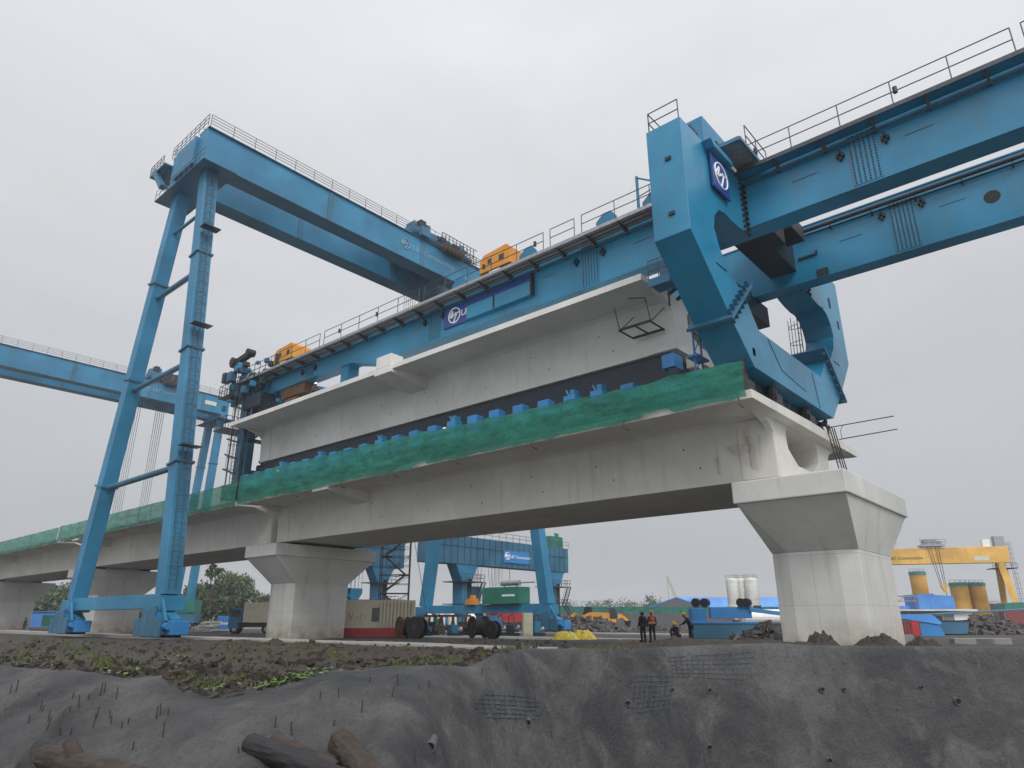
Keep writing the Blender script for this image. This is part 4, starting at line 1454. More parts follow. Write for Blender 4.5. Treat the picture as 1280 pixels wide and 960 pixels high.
# tanks and trestles below the far crane legs
DG = 'white drums under the crane sill'
for k, (px, w) in enumerate(((536, .8), (551, .8), (565, .9), (588, 1.1))):
    p = spot(px, 72 + k * .8)
    t = thing('storage_drum', p, ['white drum under the crane sill, leftmost of four', 'white drum under the crane sill, second from the left', 'white drum under the crane sill, third from the left', 'wide white drum under the crane sill behind the dark reel'][k], 'drum', DG)
    MB(p).lathe(p, [(w * .48, .9), (w * .5, 1.0), (w * .5, 1.75), (w * .3, 1.95), (w * .12, 2.0)], 16).build('shell', 'white', t, smooth=False)
    MB(p).lathe(p, [(w * .55, -.05), (w * .55, .9)], 8).build('stand', 'blue_dull', t)
for k, px in enumerate((544, 558, 574)):
    p = spot(px, 66)
    L = Loc(p, RZ + .2 * k)
    mb = MB(p)
    for x in (-.8, .8):
        mb.bar(L(x, -.5, -.1), L(x * .7, 0, 1.7), .14, .14).bar(L(x, .5, -.1), L(x * .7, 0, 1.7), .14, .14)
    mb.bar(L(-1.1, 0, 1.75), L(1.1, 0, 1.75), .2, .2).bar(L(-.7, -.25, .8), L(.7, -.25, .8), .1, .1)
    tag(mb.build('steel_trestle', 'rust'), ['rusty trestle under the crane sill, left one of three', 'rusty trestle under the crane sill, middle one of three', 'rusty trestle under the crane sill, right one of three'][k], 'trestle', 'rusty trestles under the crane sill')


CG = 'machine units under the far crane sill'
CL = ['blue pump unit under the crane sill, first from the left', 'dark pump unit under the crane sill, second from the left', 'green pump unit under the crane sill behind the trestles', 'blue pump unit under the crane sill near the middle',
      'rusty pump unit under the crane sill right of the middle', 'blue pump unit under the crane sill beside the small reel', 'dark pump unit under the crane sill left of the switch cabinet', 'blue pump unit between the switch cabinet and the crane bogie']
for k, (px, mat) in enumerate(((531, 'blue'), (541, 'steel_dark'), (548, 'green_box'), (569, 'blue'), (581, 'rust'), (626, 'blue_bright'), (640, 'steel_dark'), (672, 'blue'))):
    p = spot(px, 64 + (k % 3) * 2.5)
    L = Loc(p, RZ + .3 * (k % 4) - .4)
    t = thing('pump_unit', p, CL[k], 'pump unit', CG)
    L.box(MB(p), -.6, .6, -.4, .4, -.05, .3).build('skid', 'steel_dark', t)
    L.box(MB(p), -.5, .15, -.35, .35, .3, 1.0 + .25 * (k % 3)).build('case', mat, t, .03)
    MB(p).tube(L(.2, 0, .6), L(.6, 0, .6), .22, 12).build('motor', 'galv' if k % 2 else 'blue_dull', t)
    MB(p).path([L(-.3, 0, 1.0), L(-.3, .1, 1.7), L(.1, .1, 1.9), L(.3, -.2, .7)], .04, 5).build('hose', 'black', t)


# straddle carriers beyond the far crane legs
def straddle(Y, cols, x0, x1, zb, zt, label, banner, green, stairs):
    xm = (x0 + x1) / 2
    p = (xm, Y, 0)
    t = thing('straddle_carrier', p, label, 'straddle carrier', 'weathered straddle carriers behind the bridge')
    bm_ = MB(p).box(x0, x1, Y - 1.1, Y + 1.1, zb, zt)
    B = bm_.build('bridge_beam', 'blue_dull', t, .04)
    rb = MB(p)
    k = x0 + .5
    while k < x1:
        rb.box(k - .08, k + .08, Y - 1.22, Y - 1.103, zb, zt)
        k += 1.35
    rb.box(x0, x1, Y - 1.22, Y - 1.103, zt - 1.5, zt - 1.35)
    rb.build('stiffeners', 'blue_dull', B)
    MB(p).rail((x0, Y - 1.2, zt), (x1, Y - 1.2, zt), 1.1, 1.6, 2, .035).build('handrail', 'rail', B)
    for x in cols:
        h = MB(p)
        h.prism([(x - 2.3, zb), (x + 2.3, zb), (x + 1.05, zb - 2.3), (x - 1.05, zb - 2.3)], 'y', Y - 1.0, Y + 1.0)
        h.prism([(x - 1.05, zb - 2.3), (x + 1.05, zb - 2.3), (x + .9, 1.9), (x + 1.9, .9), (x - 1.9, .9), (x - .9, 1.9)], 'y', Y - .95, Y + .95)
        c = h.build('column', 'blue', t, .03)
        MB(p).box(x + .15, x + .95, Y - 1.0, Y - .953, 1.6, zb - 2.0).build('cable_duct', 'wood', c)
        for z in (zb - 2.5, zb - 5.6):
            MB(p).box(x - 2.2, x + 2.6, Y - 2.0, Y + 1.8, z, z + .12).rail((x - 2.2, Y - 2.0, z + .12), (x + 2.6, Y - 2.0, z + .12), 1.0, .8, 2, .03).rail((x + 2.6, Y - 2, z + .12), (x + 2.6, Y + 1.8, z + .12), 1.0, .9, 2, .03).build('platform', 'rail', c)
        if stairs:
            st = MB(p)
            for z0_, z1_, xa, xb in ((.9, zb - 5.5, x + 5.0, x + 2.2), (zb - 5.5, zb - 2.4, x + 1.8, x + 3.4)):
                for dy in (-1.5, -.8):
                    st.bar((xa, Y + dy, z0_), (xb, Y + dy, z1_), .08, .2)
                    st.tube((xa, Y + dy, z0_ + 1), (xb, Y + dy, z1_ + 1), .03, 5)
                for i in range(12):
                    q = (i + .5) / 12
                    st.box(xa + (xb - xa) * q - .12, xa + (xb - xa) * q + .12, Y - 1.5, Y - .8, z0_ + (z1_ - z0_) * q - .02, z0_ + (z1_ - z0_) * q + .02)
            st.build('stair', 'rail', c)
        MB(p).box(x - 5.5, x + 6.5, Y - 1.2, Y + 1.2, .55, .9).box(x - 5.5, x - 2.5, Y - 1.4, Y + 1.4, .9, 1.9).box(x + 3.0, x + 6.5, Y - 1.4, Y + 1.4, .9, 2.0).build('sill_beam', 'blue', t, .03)
        for q in (-4.5, -2.5, 2.5, 4.5, 6):
            MB(p).lathe((x + q, Y, .48), [(.2, -1.1), (.5, -1.05), (.5, -.6), (.5, .6), (.5, 1.05), (.2, 1.1)], 14, 'y').build('wheel', 'black', t)
    if banner:
        bn = MB(p).box(banner, banner + 6.2, Y - 1.30, Y - 1.225, zb + .75, zb + 2.6).build('banner', 'blue_bright', t)
        emblem('emblem', (banner + .85, Y - 1.32, zb + 1.75), .55, (1, 0, 0), (0, 0, 1), 'letter_white', bn, p, .11)
        text_mesh('lettering', 'L&T Construction', .66, (banner + 1.55, Y - 1.31, zb + 1.5), (1, 0, 0), (0, 0, 1), 'letter_white', bn, p)
    if green:
        MB(p).box(green, green + 3.4, Y - .9, Y + .9, zt, zt + 1.9).tube((green + 2.4, Y, zt + 1.9), (green + 2.4, Y, zt + 2.7), .12).tube((green + 3.0, Y, zt + 1.9), (green + 3.0, Y, zt + 2.6), .3).build('engine_house', 'green_box', B, .03)
    return t


# main one: columns seen left and right of the far crane leg
SY = 74.0
xa, xb = onY(577, 760, SY).x, onY(690, 760, SY).x
S1 = straddle(SY, (xa, xb), onY(528, 690, SY).x, xb + 3.4, 9.1, 13.1, 'weathered blue straddle carrier with blue banner behind the far crane legs', onY(622, 690, SY).x, xb - 1.2, True)


def lower_hook(px, zt, Y, w, label):
    x = onY(px, 735, Y).x
    z = 4.2
    p = (x, Y, z)
    t = thing('hook_block', p, label, 'hook block', 'hanging hook blocks under the straddle carriers')
    MB(p).prism([(x - w, z + 1.9), (x + w, z + 1.9), (x + w * .95, z + 1.1), (x + .3, z - .4), (x - .3, z - .4), (x - w * .95, z + 1.1)], 'y', Y - .5, Y + .5).build('block', 'blue', t, .04)
    MB(p).tube((x, Y, z - .4), (x, Y, z - 1.3), .14, 8).box(x - .5, x + .5, Y - .2, Y + .2, z - 1.6, z - 1.2).build('hook', 'steel_dark', t)
    r_ = MB(p)
    for i in range(9):
        q = -1 + 2 * i / 8
        r_.tube((x + q * w * .95, Y + (.25 if i % 2 else -.25), z + 1.9), (x + q * w * (1.25 if i % 2 else .9), Y + (.4 if i % 2 else -.4), zt), .035, 4)
    r_.build('ropes', 'rope', t)


lower_hook(592, 9.1, SY, 1.3, 'left of two blue hook blocks between the far crane legs')
lower_hook(619, 9.1, SY, 1.3, 'right hook block hanging just above the green generator')
xm = onY(474, 720, 92).x
S2 = straddle(92, (xm,), onY(395, 700, 92).x, xm + 4.2, 9.5, 14.0, 'weathered blue straddle carrier partly hidden by the stair tower, right of the left pier', None, None, False)
lower_hook(427, 9.5, 92, 1.4, 'blue hook block half hidden by the left pier')
lower_hook(442, 9.5, 92, 1.4, 'blue hook block hanging above the left end of the cream cabin')

# stair tower of scaffold
p = spot(490, 80)
L = Loc(p, RZ + .1)
t = thing('stair_tower', p, 'dark scaffold stair tower behind the cream cabin', 'scaffold tower')
fr_ = MB(p)
for x in (-1.6, 1.6):
    for y in (-1.2, 1.2):
        fr_.tube(L(x, y, 0), L(x, y, 12.6), .06, 5)
for k in range(7):
    z = .2 + k * 2.0
    for y in (-1.2, 1.2):
        fr_.tube(L(-1.6, y, z), L(1.6, y, z), .045, 5).tube(L(-1.6, y, z + 1), L(1.6, y, z + 1), .03, 5)
        fr_.tube(L(-1.6, y, z), L(1.6, y, z + 2), .03, 5)
    for x in (-1.6, 1.6):
        fr_.tube(L(x, -1.2, z), L(x, 1.2, z), .045, 5).tube(L(x, -1.2, z + 1), L(x, 1.2, z + 1), .03, 5)
fr_.tube(L(1.6, -1.2, 12), L(4.2, -1.2, 0), .03, 5)
fr_.build('frame', 'steel_dark', t)
st = MB(p)
for k in range(6):
    z = .2 + k * 2.0
    a, b_ = (-1.2, 1.2) if k % 2 == 0 else (1.2, -1.2)
    for i in range(9):
        q = (i + .5) / 9
        c = L(a + (b_ - a) * q, -.6, z + 2 * q)
        st.cbox(c, .3, .8, .05, L.rz)
    st.bar(L(a, -1.0, z), L(b_, -1.0, z + 2), .06, .2)
    L.box(st, 1.0 * (1 if k % 2 == 0 else -1) - .55, 1.0 * (1 if k % 2 == 0 else -1) + .55, -1.1, 1.1, z + 1.97, z + 2.03)
st.build('stair', 'steel_dark', t)

# lamp mast far behind
p = spot(637, 170, 0)
t = thing('light_mast', p, 'slender floodlight mast between the far crane legs', 'light mast')
MB(p).tube(p, p + Vector((0, 0, 16.2)), .22, 8, .10).build('pole', 'galv', t)
L = Loc(p)
mb = MB(p)
for k in range(5):
    mb.cbox(L(-1.8 + k * .9, 0, 16.4 + .1 * (k % 2)), .6, .4, .45, RZ)
mb.bar(L(-2.1, 0, 15.45), L(2.1, 0, 15.45), .1, .1)
mb.build('lamp_head', 'galv', t)


# boxes, vehicles and sheds: a shared maker of simple yard vehicles
def wheels(L, p, t, xs, ys, r, w=.3):
    for x in xs:
        for y in ys:
            a = L(x, y - w / 2, r)
            b_ = L(x, y + w / 2, r)
            o_ = MB(p).tube(a, b_, r, 14).build('wheel', 'black', t)
            MB(p).tube(L(x, y - w / 2 - .02, r), L(x, y + w / 2 + .02, r), r * .5, 10).build('rim', 'galv', o_)


p = spot(322, 78)
L = Loc(p, RZ + .15)
t = thing('generator_truck', p, 'grey box body generator truck half hidden by the left pier', 'truck')
L.box(MB(p), -1.7, 2.6, 0, 2.3, 1.15, 3.2).build('box_body', 'cream', t, .03)
L.box(MB(p), -2.2, 2.7, .1, 2.2, .7, 1.12).build('chassis', 'steel_dark', t)
L.prism(MB(p), [(-3.2, .6), (-3.2, 1.7), (-2.9, 2.6), (-1.75, 2.6), (-1.75, .6)], .1, 2.2).build('cab', 'blue', t, .05)
L.box(MB(p), -2.95, -2.0, .06, .098, 1.75, 2.4).build('cab_window', 'glass', t)
L.box(MB(p), 1.4, 2.2, .5, 1.5, 3.2, 3.9).build('exhaust_stack', 'steel_dark', t)
wheels(L, p, t, (-2.5, .8, 2.0), (.3, 2.0), .48)

p = spot(267, 86)
L = Loc(p, RZ)
mb = MB(p)
random.seed(11)
for k in range(9):
    mb.cbox(L(random.uniform(-1.6, 2.8), random.uniform(-.5, 1.0), .15 + .13 * k), random.uniform(1.5, 3), random.uniform(.8, 1.5), .12, RZ + random.uniform(-.3, .3))
tag(mb.build('sheet_stack', 'white'), 'untidy stack of pale sheets in front of the trees at left', 'sheet stack')
p = spot(284, 95)
L = Loc(p, RZ)
t = thing('blue_container', p, 'small blue container standing right of the pale sheet stack', 'container')
mb = L.box(MB(p), -1.4, 1.4, 0, 1.6, .1, 1.9)
for k in range(9):
    L.box(mb, -1.3 + k * .3, -1.15 + k * .3, -.04, -.002, .2, 1.8)
mb.build('body', 'shed_blue', t)
L.box(MB(p), .5, 1.25, -.07, -.045, .2, 1.8).build('door', 'shed_blue', t)
# left edge background
p = spot(46, 150, 0)
L = Loc(p, RZ)
t = thing('site_shed', p, 'long blue sheet shed low behind the leftmost piers', 'shed')
L.box(MB(p), -6.5, 5.5, 0, 5, 0, 3.0).build('wall', 'shed_blue', t)
L.prism(MB(p), [(-6.8, 3.0), (5.8, 3.0), (5.8, 3.12), (-6.8, 3.12)], -.3, 5.3).build('roof', 'shed_blue', t)
p = spot(52, 175, 0)
L = Loc(p, RZ)
t = thing('parked_car', p, 'small white car parked in front of the blue shed at left', 'car')
L.prism(MB(p), [(-2, .35), (-2, .8), (-1.7, .95), (-1.2, 1.45), (.6, 1.5), (1.2, 1.0), (1.95, .85), (2, .35)], 0, 1.65).build('body', 'white', t, .06)
L.prism(MB(p), [(-1.45, 1.0), (-1.1, 1.38), (.5, 1.42), (.95, 1.0)], -.02, -.003).build('windows', 'glass', t)
wheels(L, p, t, (-1.25, 1.25), (.1, 1.55), .32, .2)
for px, d, w_, z0_, lab in ((66, 140, 2.6, .2, 'green container behind the left leg of the crane'), (227, 120, 1.7, 2.5, 'green container on a trailer glimpsed behind the right bogie of the crane')):
    p = spot(px, d, 0)
    L = Loc(p, RZ)
    t = thing('green_container', p, lab, 'container', 'green containers behind the crane legs')
    mb = L.box(MB(p), -w_, w_, 0, 2.4, z0_, z0_ + 2.1)
    for k in range(int(w_ * 5)):
        L.box(mb, -w_ + .1 + k * .4, -w_ + .3 + k * .4, -.05, -.002, z0_ + .1, z0_ + 2.0)
    mb.build('body', 'green_box', t)
    L.box(MB(p), w_ - 1.3, w_ - .1, -.09, -.052, z0_ + .1, z0_ + 2.0).build('door', 'green_box', t)
    if z0_ > 1:
        L.box(MB(p), -w_, w_, .1, 2.3, 1.0, z0_ - .002).build('trailer_bed', 'blue_dull', t)
        wheels(L, p, t, (-1.1, 0, 1.1), (.2, 2.2), .5)
# red and white truck behind the sill
p = spot(622, 110, 0)
L = Loc(p, RZ)
t = thing('dump_truck', p, 'red and white truck glimpsed beneath the green generator', 'truck')
L.prism(MB(p), [(-1.5, 1.2), (-1.7, 3.2), (4.6, 3.0), (4.3, 1.2)], 0, 2.4).build('tipper_body', 'red', t)
L.box(MB(p), -1.5, 4.4, .1, 2.3, .7, 1.15).build('chassis', 'rust', t)
L.prism(MB(p), [(-3.9, .6), (-3.9, 2.0), (-3.5, 3.1), (-1.9, 3.1), (-1.9, .6)], 0, 2.4).build('cab', 'white', t, .05)
L.box(MB(p), -3.5, -2.2, -.04, -.003, 1.9, 2.8).build('cab_window', 'glass', t)
wheels(L, p, t, (-2.9, 1.8, 3.2), (.2, 2.2), .5)


# heaps
def heap(px, d, w, dep, h, mat, name, label, cat, group=None, seed=0, sub=64, rough=.55, z0=None, shape=2.2):
    p = spot(px, d, z0)
    L = Loc(p)
    vs, fs = [], []
    n, m = sub, max(8, sub // 2)
    for i in range(n + 1):
        for j in range(m + 1):
            u, v_ = -1 + 2 * i / n, -1 + 2 * j / m
            rr = min(1, math.hypot(u, v_))
            hh = h * max(0, 1 - rr ** shape) * (1 + .6 * fbm(u * 2.2 + seed, v_ * 2, seed))
            hh += (1 - rr ** 3) * (rough * h * abs(fbm(u * w * 2.2 + seed, v_ * dep * 2.2, seed + 3)) * 1.3 + .16 * abs(fbm(u * w * 4.5, v_ * dep * 4.5, seed + 9, 3)))
            x, y = u * w / 2 * (1 + .1 * fbm(v_ * 2, seed)), v_ * dep / 2
            P = L(x, y, 0)
            b_ = (gz(P.x, P.y) if z0 is None else z0) - .08
            vs.append((P.x, P.y, b_ + max(0, hh)))
    for i in range(n):
        for j in range(m):
            a = i * (m + 1) + j
            fs.append((a, a + 1, a + m + 2, a + m + 1))
    o = MB(p).add(vs, fs).build(name, mat, None, smooth=False)
    return tag(o, label, cat, group)


SG = 'soil mounds along the pit edge'
heap(905, 27, 3.2, 1.6, .36, 'mound', 'soil_mound', 'low brown soil mound left of the right pier, before the blue steelwork', 'soil mound', SG, 1)
heap(1000, 26, 1.0, .9, .2, 'mound', 'soil_mound', 'smallest brown soil mound at the left corner of the right pier', 'soil mound', SG, 2)
heap(1026, 26, 1.5, 1.2, .5, 'mound', 'soil_mound', 'brown soil mound against the front corner of the right pier', 'soil mound', SG, 3)
heap(1096, 26.5, 2.2, 1.4, .5, 'mound', 'soil_mound', 'brown soil mound at the right corner of the right pier', 'soil mound', SG, 4)
heap(1152, 28, 1.8, 1.2, .5, 'mound', 'soil_mound', 'brown soil mound in front of the maroon container', 'soil mound', SG, 5)
heap(830, 25, 5.6, 2.0, .27, 'mound', 'soil_mound', 'long brown soil mound at the feet of the four workers', 'soil mound', SG, 6)
heap(725, 27, 4.8, 2.0, .24, 'mound', 'soil_mound', 'long flat soil mound in front of the yellow tarpaulin', 'soil mound', SG, 7)
heap(505, 19.5, 3.6, 1.2, .28, 'mound', 'soil_mound', 'soil mound below the two cable reels', 'soil mound', SG, 8)
heap(330, 23, 7, 2.0, .12, 'mound', 'soil_mound', 'long soil mound in front of the left pier', 'soil mound', SG, 9)
heap(120, 34, 12, 3.0, .10, 'mound', 'soil_mound', 'broad dark soil mound below the left leg of the crane', 'soil mound', SG, 10)
heap(345, 40, 1.2, .8, .28, 'mound', 'soil_mound', 'dark clod of soil at the foot of the left pier', 'soil mound', SG, 12)


def rubble(px, d, w, dep, h, label, seed, nn=170, mat='rubble'):
    random.seed(seed)
    p = spot(px, d, 0)
    L = Loc(p)
    mb = MB(p)
    for k in range(nn):
        u, v_ = random.uniform(-1, 1), random.uniform(-1, 1)
        z = h * max(0, 1 - abs(u) ** 1.5) * max(.1, 1 - abs(v_)) * random.uniform(.5, 1)
        s_ = random.uniform(.15, .6) * (.6 + h * .25)
        c = L(u * w / 2, v_ * dep / 2, z)
        a = random.uniform(0, 6.28)
        tilt = Vector((math.cos(a), math.sin(a), random.uniform(-.5, .5))).normalized()
        mb.bar(c - tilt * s_, c + tilt * s_ * random.uniform(.5, 1.4), s_ * random.uniform(.4, 1.3), s_ * random.uniform(.3, 1), w2=s_ * random.uniform(.2, 1))
    o = mb.build('rubble_heap', mat)
    o['kind'] = 'stuff'
    return tag(o, label, 'rubble')


rubble(725, 88, 13, 5, 2.2, 'heap of dark broken rubble behind the yellow tarpaulin', 5, 420)
rubble(965, 50, 5.5, 2.5, 1.3, 'heap of grey rubble left of the right pier', 6, 190)
rubble(1235, 75, 11, 4, 1.9, 'heap of dark rubble at the right edge of the yard', 8, 260)
rubble(830, 100, 13, 3, .8, 'low rubble in front of the grey sheet fence', 9, 150)


# crumpled tarpaulins
def tarp(px, d, w, h, label, seed):
    heap(px, d, w, 1.8, h, 'tarp', 'tarpaulin', label, 'tarpaulin', 'yellow tarpaulins', seed, 30, .5, None, 3.5)


tarp(707, 50, 2.0, .50, 'crumpled yellow tarpaulin, left half of the pile before the rubble', 21)
tarp(729, 51, 1.9, .58, 'crumpled yellow tarpaulin, right half of the pile before the rubble', 27)


# excavators
def excavator(px, d, label, rz, s=1.0, grp='yellow excavators behind the rubble', reach=1):
    p = spot(px, d, 0)
    L = Loc(p, rz)
    t = thing('excavator', p, label, 'excavator', grp)
    for y in (-1.1, 1.1):
        L.prism(MB(p), [(-1.7 * s, .35), (-1.4 * s, 0), (1.4 * s, 0), (1.7 * s, .35), (1.5 * s, .8 * s), (-1.5 * s, .8 * s)], y - .3, y + .3).build('track', 'steel_dark', t)
    L.prism(MB(p), [(-2.1 * s, 1.0), (-2.1 * s, 2.1 * s), (.3 * s, 2.2 * s), (1.2 * s, 1.8 * s), (1.2 * s, 1.0)], -1.2, 1.2).build('house', 'orange', t, .06)
    L.prism(MB(p), [(.2 * s, 1.6), (.2 * s, 2.95 * s), (1.1 * s, 2.95 * s), (1.45 * s, 1.9 * s), (1.4 * s, 1.6)], -1.25, -.2).build('cab', 'glass', t, .04)
    b1, b2, b3 = L(1.0 * s, .3, 1.5 * s), L(2.6 * s, .3, 1.9 * s), L(3.6 * s, .3, 1.15 * s)
    MB(p).bar(b1, b2, .35, .6, (0, 0, 1)).build('boom', 'orange', t)
    MB(p).bar(b2, b3, .3, .42, (0, 0, 1)).build('stick', 'orange', t)
    MB(p).bar(b3, b3 + Vector((0, 0, -1.0)), .8, .8, (1, 0, 0), .5, .3).build('bucket', 'steel_dark', t)


excavator(742, 112, 'yellow excavator behind the rubble, the left one', RZ + 2.9, 1.15)
excavator(758, 118, 'yellow excavator behind the rubble, the right one', RZ + .25, 1.1)
excavator(958, 108, 'brown armed excavator raising its boom below the white silos', RZ + 3.0, 1.2, 'excavator')

# sheet fence with a green net on top
p = spot(800, 165, 0)
L = Loc(p, RZ + .05)
t = thing('site_fence', p, 'long grey sheet fence topped by green net across the background', 'fence')
mb = MB(p)
for k in range(56):
    L.box(mb, -28 + k * 1.1, -28 + k * 1.1 + 1.07, 0, .06 + .05 * (k % 2), 0, 2.9)
mb.build('sheeting', 'dark_sheet', t)
mb = MB(p)
for k in range(112):
    x = -28 + k * .55
    z = 4.3 + .25 * fbm(x * .3, 2)
    L.prism(mb, [(x, 2.92), (x + .55, 2.92), (x + .55, 4.3 + .25 * fbm((x + .55) * .3, 2)), (x, z)], .02 + .08 * math.sin(x), .05 + .08 * math.sin(x))
mb.build('net_strip', 'net', t)
for k in range(15):
    MB(p).tube(L(-28 + k * 4.2, .2, 0), L(-28 + k * 4.2, .2, 4.5), .06, 5).build('fence_post', 'galv', t)

# blue steel trestle with cable drums
p = spot(908, 56)
L = Loc(p, RZ - .05)
t = thing('cable_winch', p, 'bright blue steel frame carrying black cable drums, left of the right pier', 'winch frame')
L.box(MB(p), -2.6, 2.4, 0, 1.6, 0, 1.05).build('base_tank', 'blue_dull', t, .02)
L.box(L.box(L.box(MB(p), -2.5, -1.4, .1, 1.5, 1.07, 2.2), -1.0, 2.2, .4, .9, 1.45, 2.25), -2.55, 2.4, -.06, 1.66, 1.053, 1.2).build('beam', 'blue_bright', t, .02)
mb = MB(p)
mb.bar(L(2.0, .5, 2.1), L(6.6, .6, 1.55), .5, .28)
mb.build('outrigger_beam', 'blue_bright', t, .02)
for x in (-2.0, -1.3, 1.5, 1.95):
    MB(p).tube(L(x - .16, .2, 2.62), L(x + .16, .9, 2.62), .33, 18).build('cable_drum', 'black', t)
    L.box(MB(p), x - .24, x + .24, .3, .8, 2.25, 2.7).build('drum_stand', 'blue_bright', t)

# far shed with dark gable and blue roof
p = at(812, 775, 235)
p.z = 0
L = Loc(p, RZ)
t = thing('warehouse', p, 'long shed with dark gable end and bright blue roof behind the workers', 'warehouse')
W_, HH, RH = 19.0, 5.0, 8.3
A = [L(0, 0, 0), L(W_, 3, 0)]
g = MB(p)
axd = (L(44, 5, 0) - L(0, 0, 0)).normalized()
gx = L(W_, -1.5, 0) - L(0, 0, 0)
c0 = L(0, 0, 0)


def wp(u, v_, z):
    return c0 + gx * u + axd * v_ + Vector((0, 0, z))


g.add([wp(0, 0, 0), wp(1, 0, 0), wp(1, 0, HH), wp(.5, 0, RH), wp(0, 0, HH)], [(0, 1, 2, 3, 4)])
g.add([wp(0, 0, 0), wp(0, 38, 0), wp(0, 38, HH), wp(0, 0, HH)], [(0, 1, 2, 3)])
g.add([wp(0, 38, 0), wp(1, 38, 0), wp(1, 38, HH), wp(.5, 38, RH), wp(0, 38, HH)], [(0, 1, 2, 3, 4)])
g.build('gable_wall', 'dark_sheet', t)
g = MB(p).add([wp(1, -.02, 0), wp(1, 38, 0), wp(1, 38, HH), wp(1, -.02, HH)], [(0, 1, 2, 3)])
g.build('side_wall', 'shed_blue', t)
rf = MB(p)
for a, b_ in ((.5, 1.03), (.5, -.03)):
    vs = [wp(a, -.5, RH + .05), wp(a, 38.5, RH + .05), wp(b_, 38.5, HH), wp(b_, -.5, HH)]
    vs += [v_ + Vector((0, 0, .2)) for v_ in vs]
    rf.add(vs, [(0, 1, 2, 3), (7, 6, 5, 4), (0, 4, 5, 1), (1, 5, 6, 2), (2, 6, 7, 3), (3, 7, 4, 0)])
rf.build('roof', 'shed_blue', t)

# silos
def silo(px, d, r, z0, z1, mat, name, label, group, cap=None, bands=8, legs=True):
    p = spot(px, d, 0)
    t = thing(name, p, label, 'silo', group)
    MB(p).lathe(p, [(.4, z0 - 1.2), (r, z0), (r, z1)], 22).build('tank', mat, t)
    bd = MB(p)
    for k in range(bands):
        z = z0 + (z1 - z0) * (k + .5) / bands
        bd.lathe(p, [(r + .01, z - .05), (r + .06, z - .05), (r + .06, z + .05), (r + .01, z + .05)], 22)
    bd.build('seams', mat, t)
    MB(p).lathe(p, [(r + .02, z1 + .003), (r * .9, z1 + .45), (.3, z1 + .7)] if not cap else [(r + .12, z1 + .003), (r + .12, z1 + .75), (.3, z1 + .85)], 22).build('top', cap or mat, t)
    L = Loc(p)
    MB(p).rail(L(-r, 0, z1 + .4), L(r, 0, z1 + .4), 1.0, 1.2, 2, .04).build('top_rail', 'rail', t)
    if legs:
        for x in (-.8, .8):
            for y in (-.8, .8):
                MB(p).tube(L(x * r, y * r, 0), L(x * r, y * r, z0 + .2), .16, 6).build('leg', mat, t)


WS = 'white silos behind the blue shed'
silo(921, 190, 1.55, 3.0, 11.4, 'silo_white', 'white_silo', 'white silo behind the blue shed, leftmost of three', WS)
silo(933, 191, 1.55, 3.0, 11.4, 'silo_white', 'white_silo', 'white silo behind the blue shed, middle of three', WS)
silo(945.5, 189, 1.75, 3.0, 11.4, 'silo_white', 'white_silo', 'white silo behind the blue shed, rightmost and widest of three', WS)
YS = 'yellow silos below the yellow crane'
silo(1160, 170, 1.75, 6.6, 11.6, 'yellow', 'yellow_silo', 'single yellow silo with green cap above the blue hopper house', YS, 'teal')
silo(1210, 165, 1.85, 2.6, 8.8, 'yellow', 'yellow_silo', 'yellow silo with green cap, leftmost of three beside the yellow crane leg', YS, 'teal')
silo(1222, 167, 1.85, 2.6, 8.9, 'yellow', 'yellow_silo', 'yellow silo with green cap, middle of three beside the yellow crane leg', YS, 'teal')
silo(1233, 165, 1.7, 2.6, 8.8, 'yellow', 'yellow_silo', 'yellow silo with green cap, rightmost of three beside the yellow crane leg', YS, 'teal')

# mobile crane boom behind the shed
p = spot(848, 255, 0)
L = Loc(p)
t = thing('crawler_crane', p, 'crawler crane with raised red boom, paled for haze, behind the blue roof', 'crawler crane')
L.box(MB(p), -2.5, 3.5, -1.5, 1.5, 1.2, 3.6).build('house', 'red', t, .05)
for y in (-2, 2):
    L.prism(MB(p), [(-3, .5), (-2.5, 0), (2.5, 0), (3, .5), (2.6, 1.1), (-2.6, 1.1)], y - .5, y + .5).build('track', 'steel_dark', t)
a, b_ = L(2.0, 0, 3.0), L(-2.6, 0, 16.6)
bo = MB(p)
dv = (b_ - a)
for sx in (-.55, .55):
    for sy in (-.5, .5):
        o1 = L(sx, sy, 0) - p
        bo.tube(a + o1, b_ + o1 * .5, .10, 5)
for k in range(12):
    q0, q1 = k / 12, (k + 1) / 12
    for sy in (-.5, .5):
        o1, o2 = L(-.55, sy, 0) - p, L(.55, sy, 0) - p
        bo.tube(a + dv * q0 + o1 * (1 - q0 * .5), a + dv * q1 + o2 * (1 - q1 * .5), .07, 4).tube(a + dv * q0 + o2 * (1 - q0 * .5), a + dv * q1 + o1 * (1 - q1 * .5), .07, 4)
bo.build('boom', 'cream', t)  # cream instead of red: distance haze is put into the boom colour
MB(p).tube(b_, b_ + Vector((0, 0, -9)), .05, 4).box(b_.x - .3, b_.x + .3, b_.y - .3, b_.y + .3, b_.z - 9.8, b_.z - 9).build('hoist_line', 'rope', t)

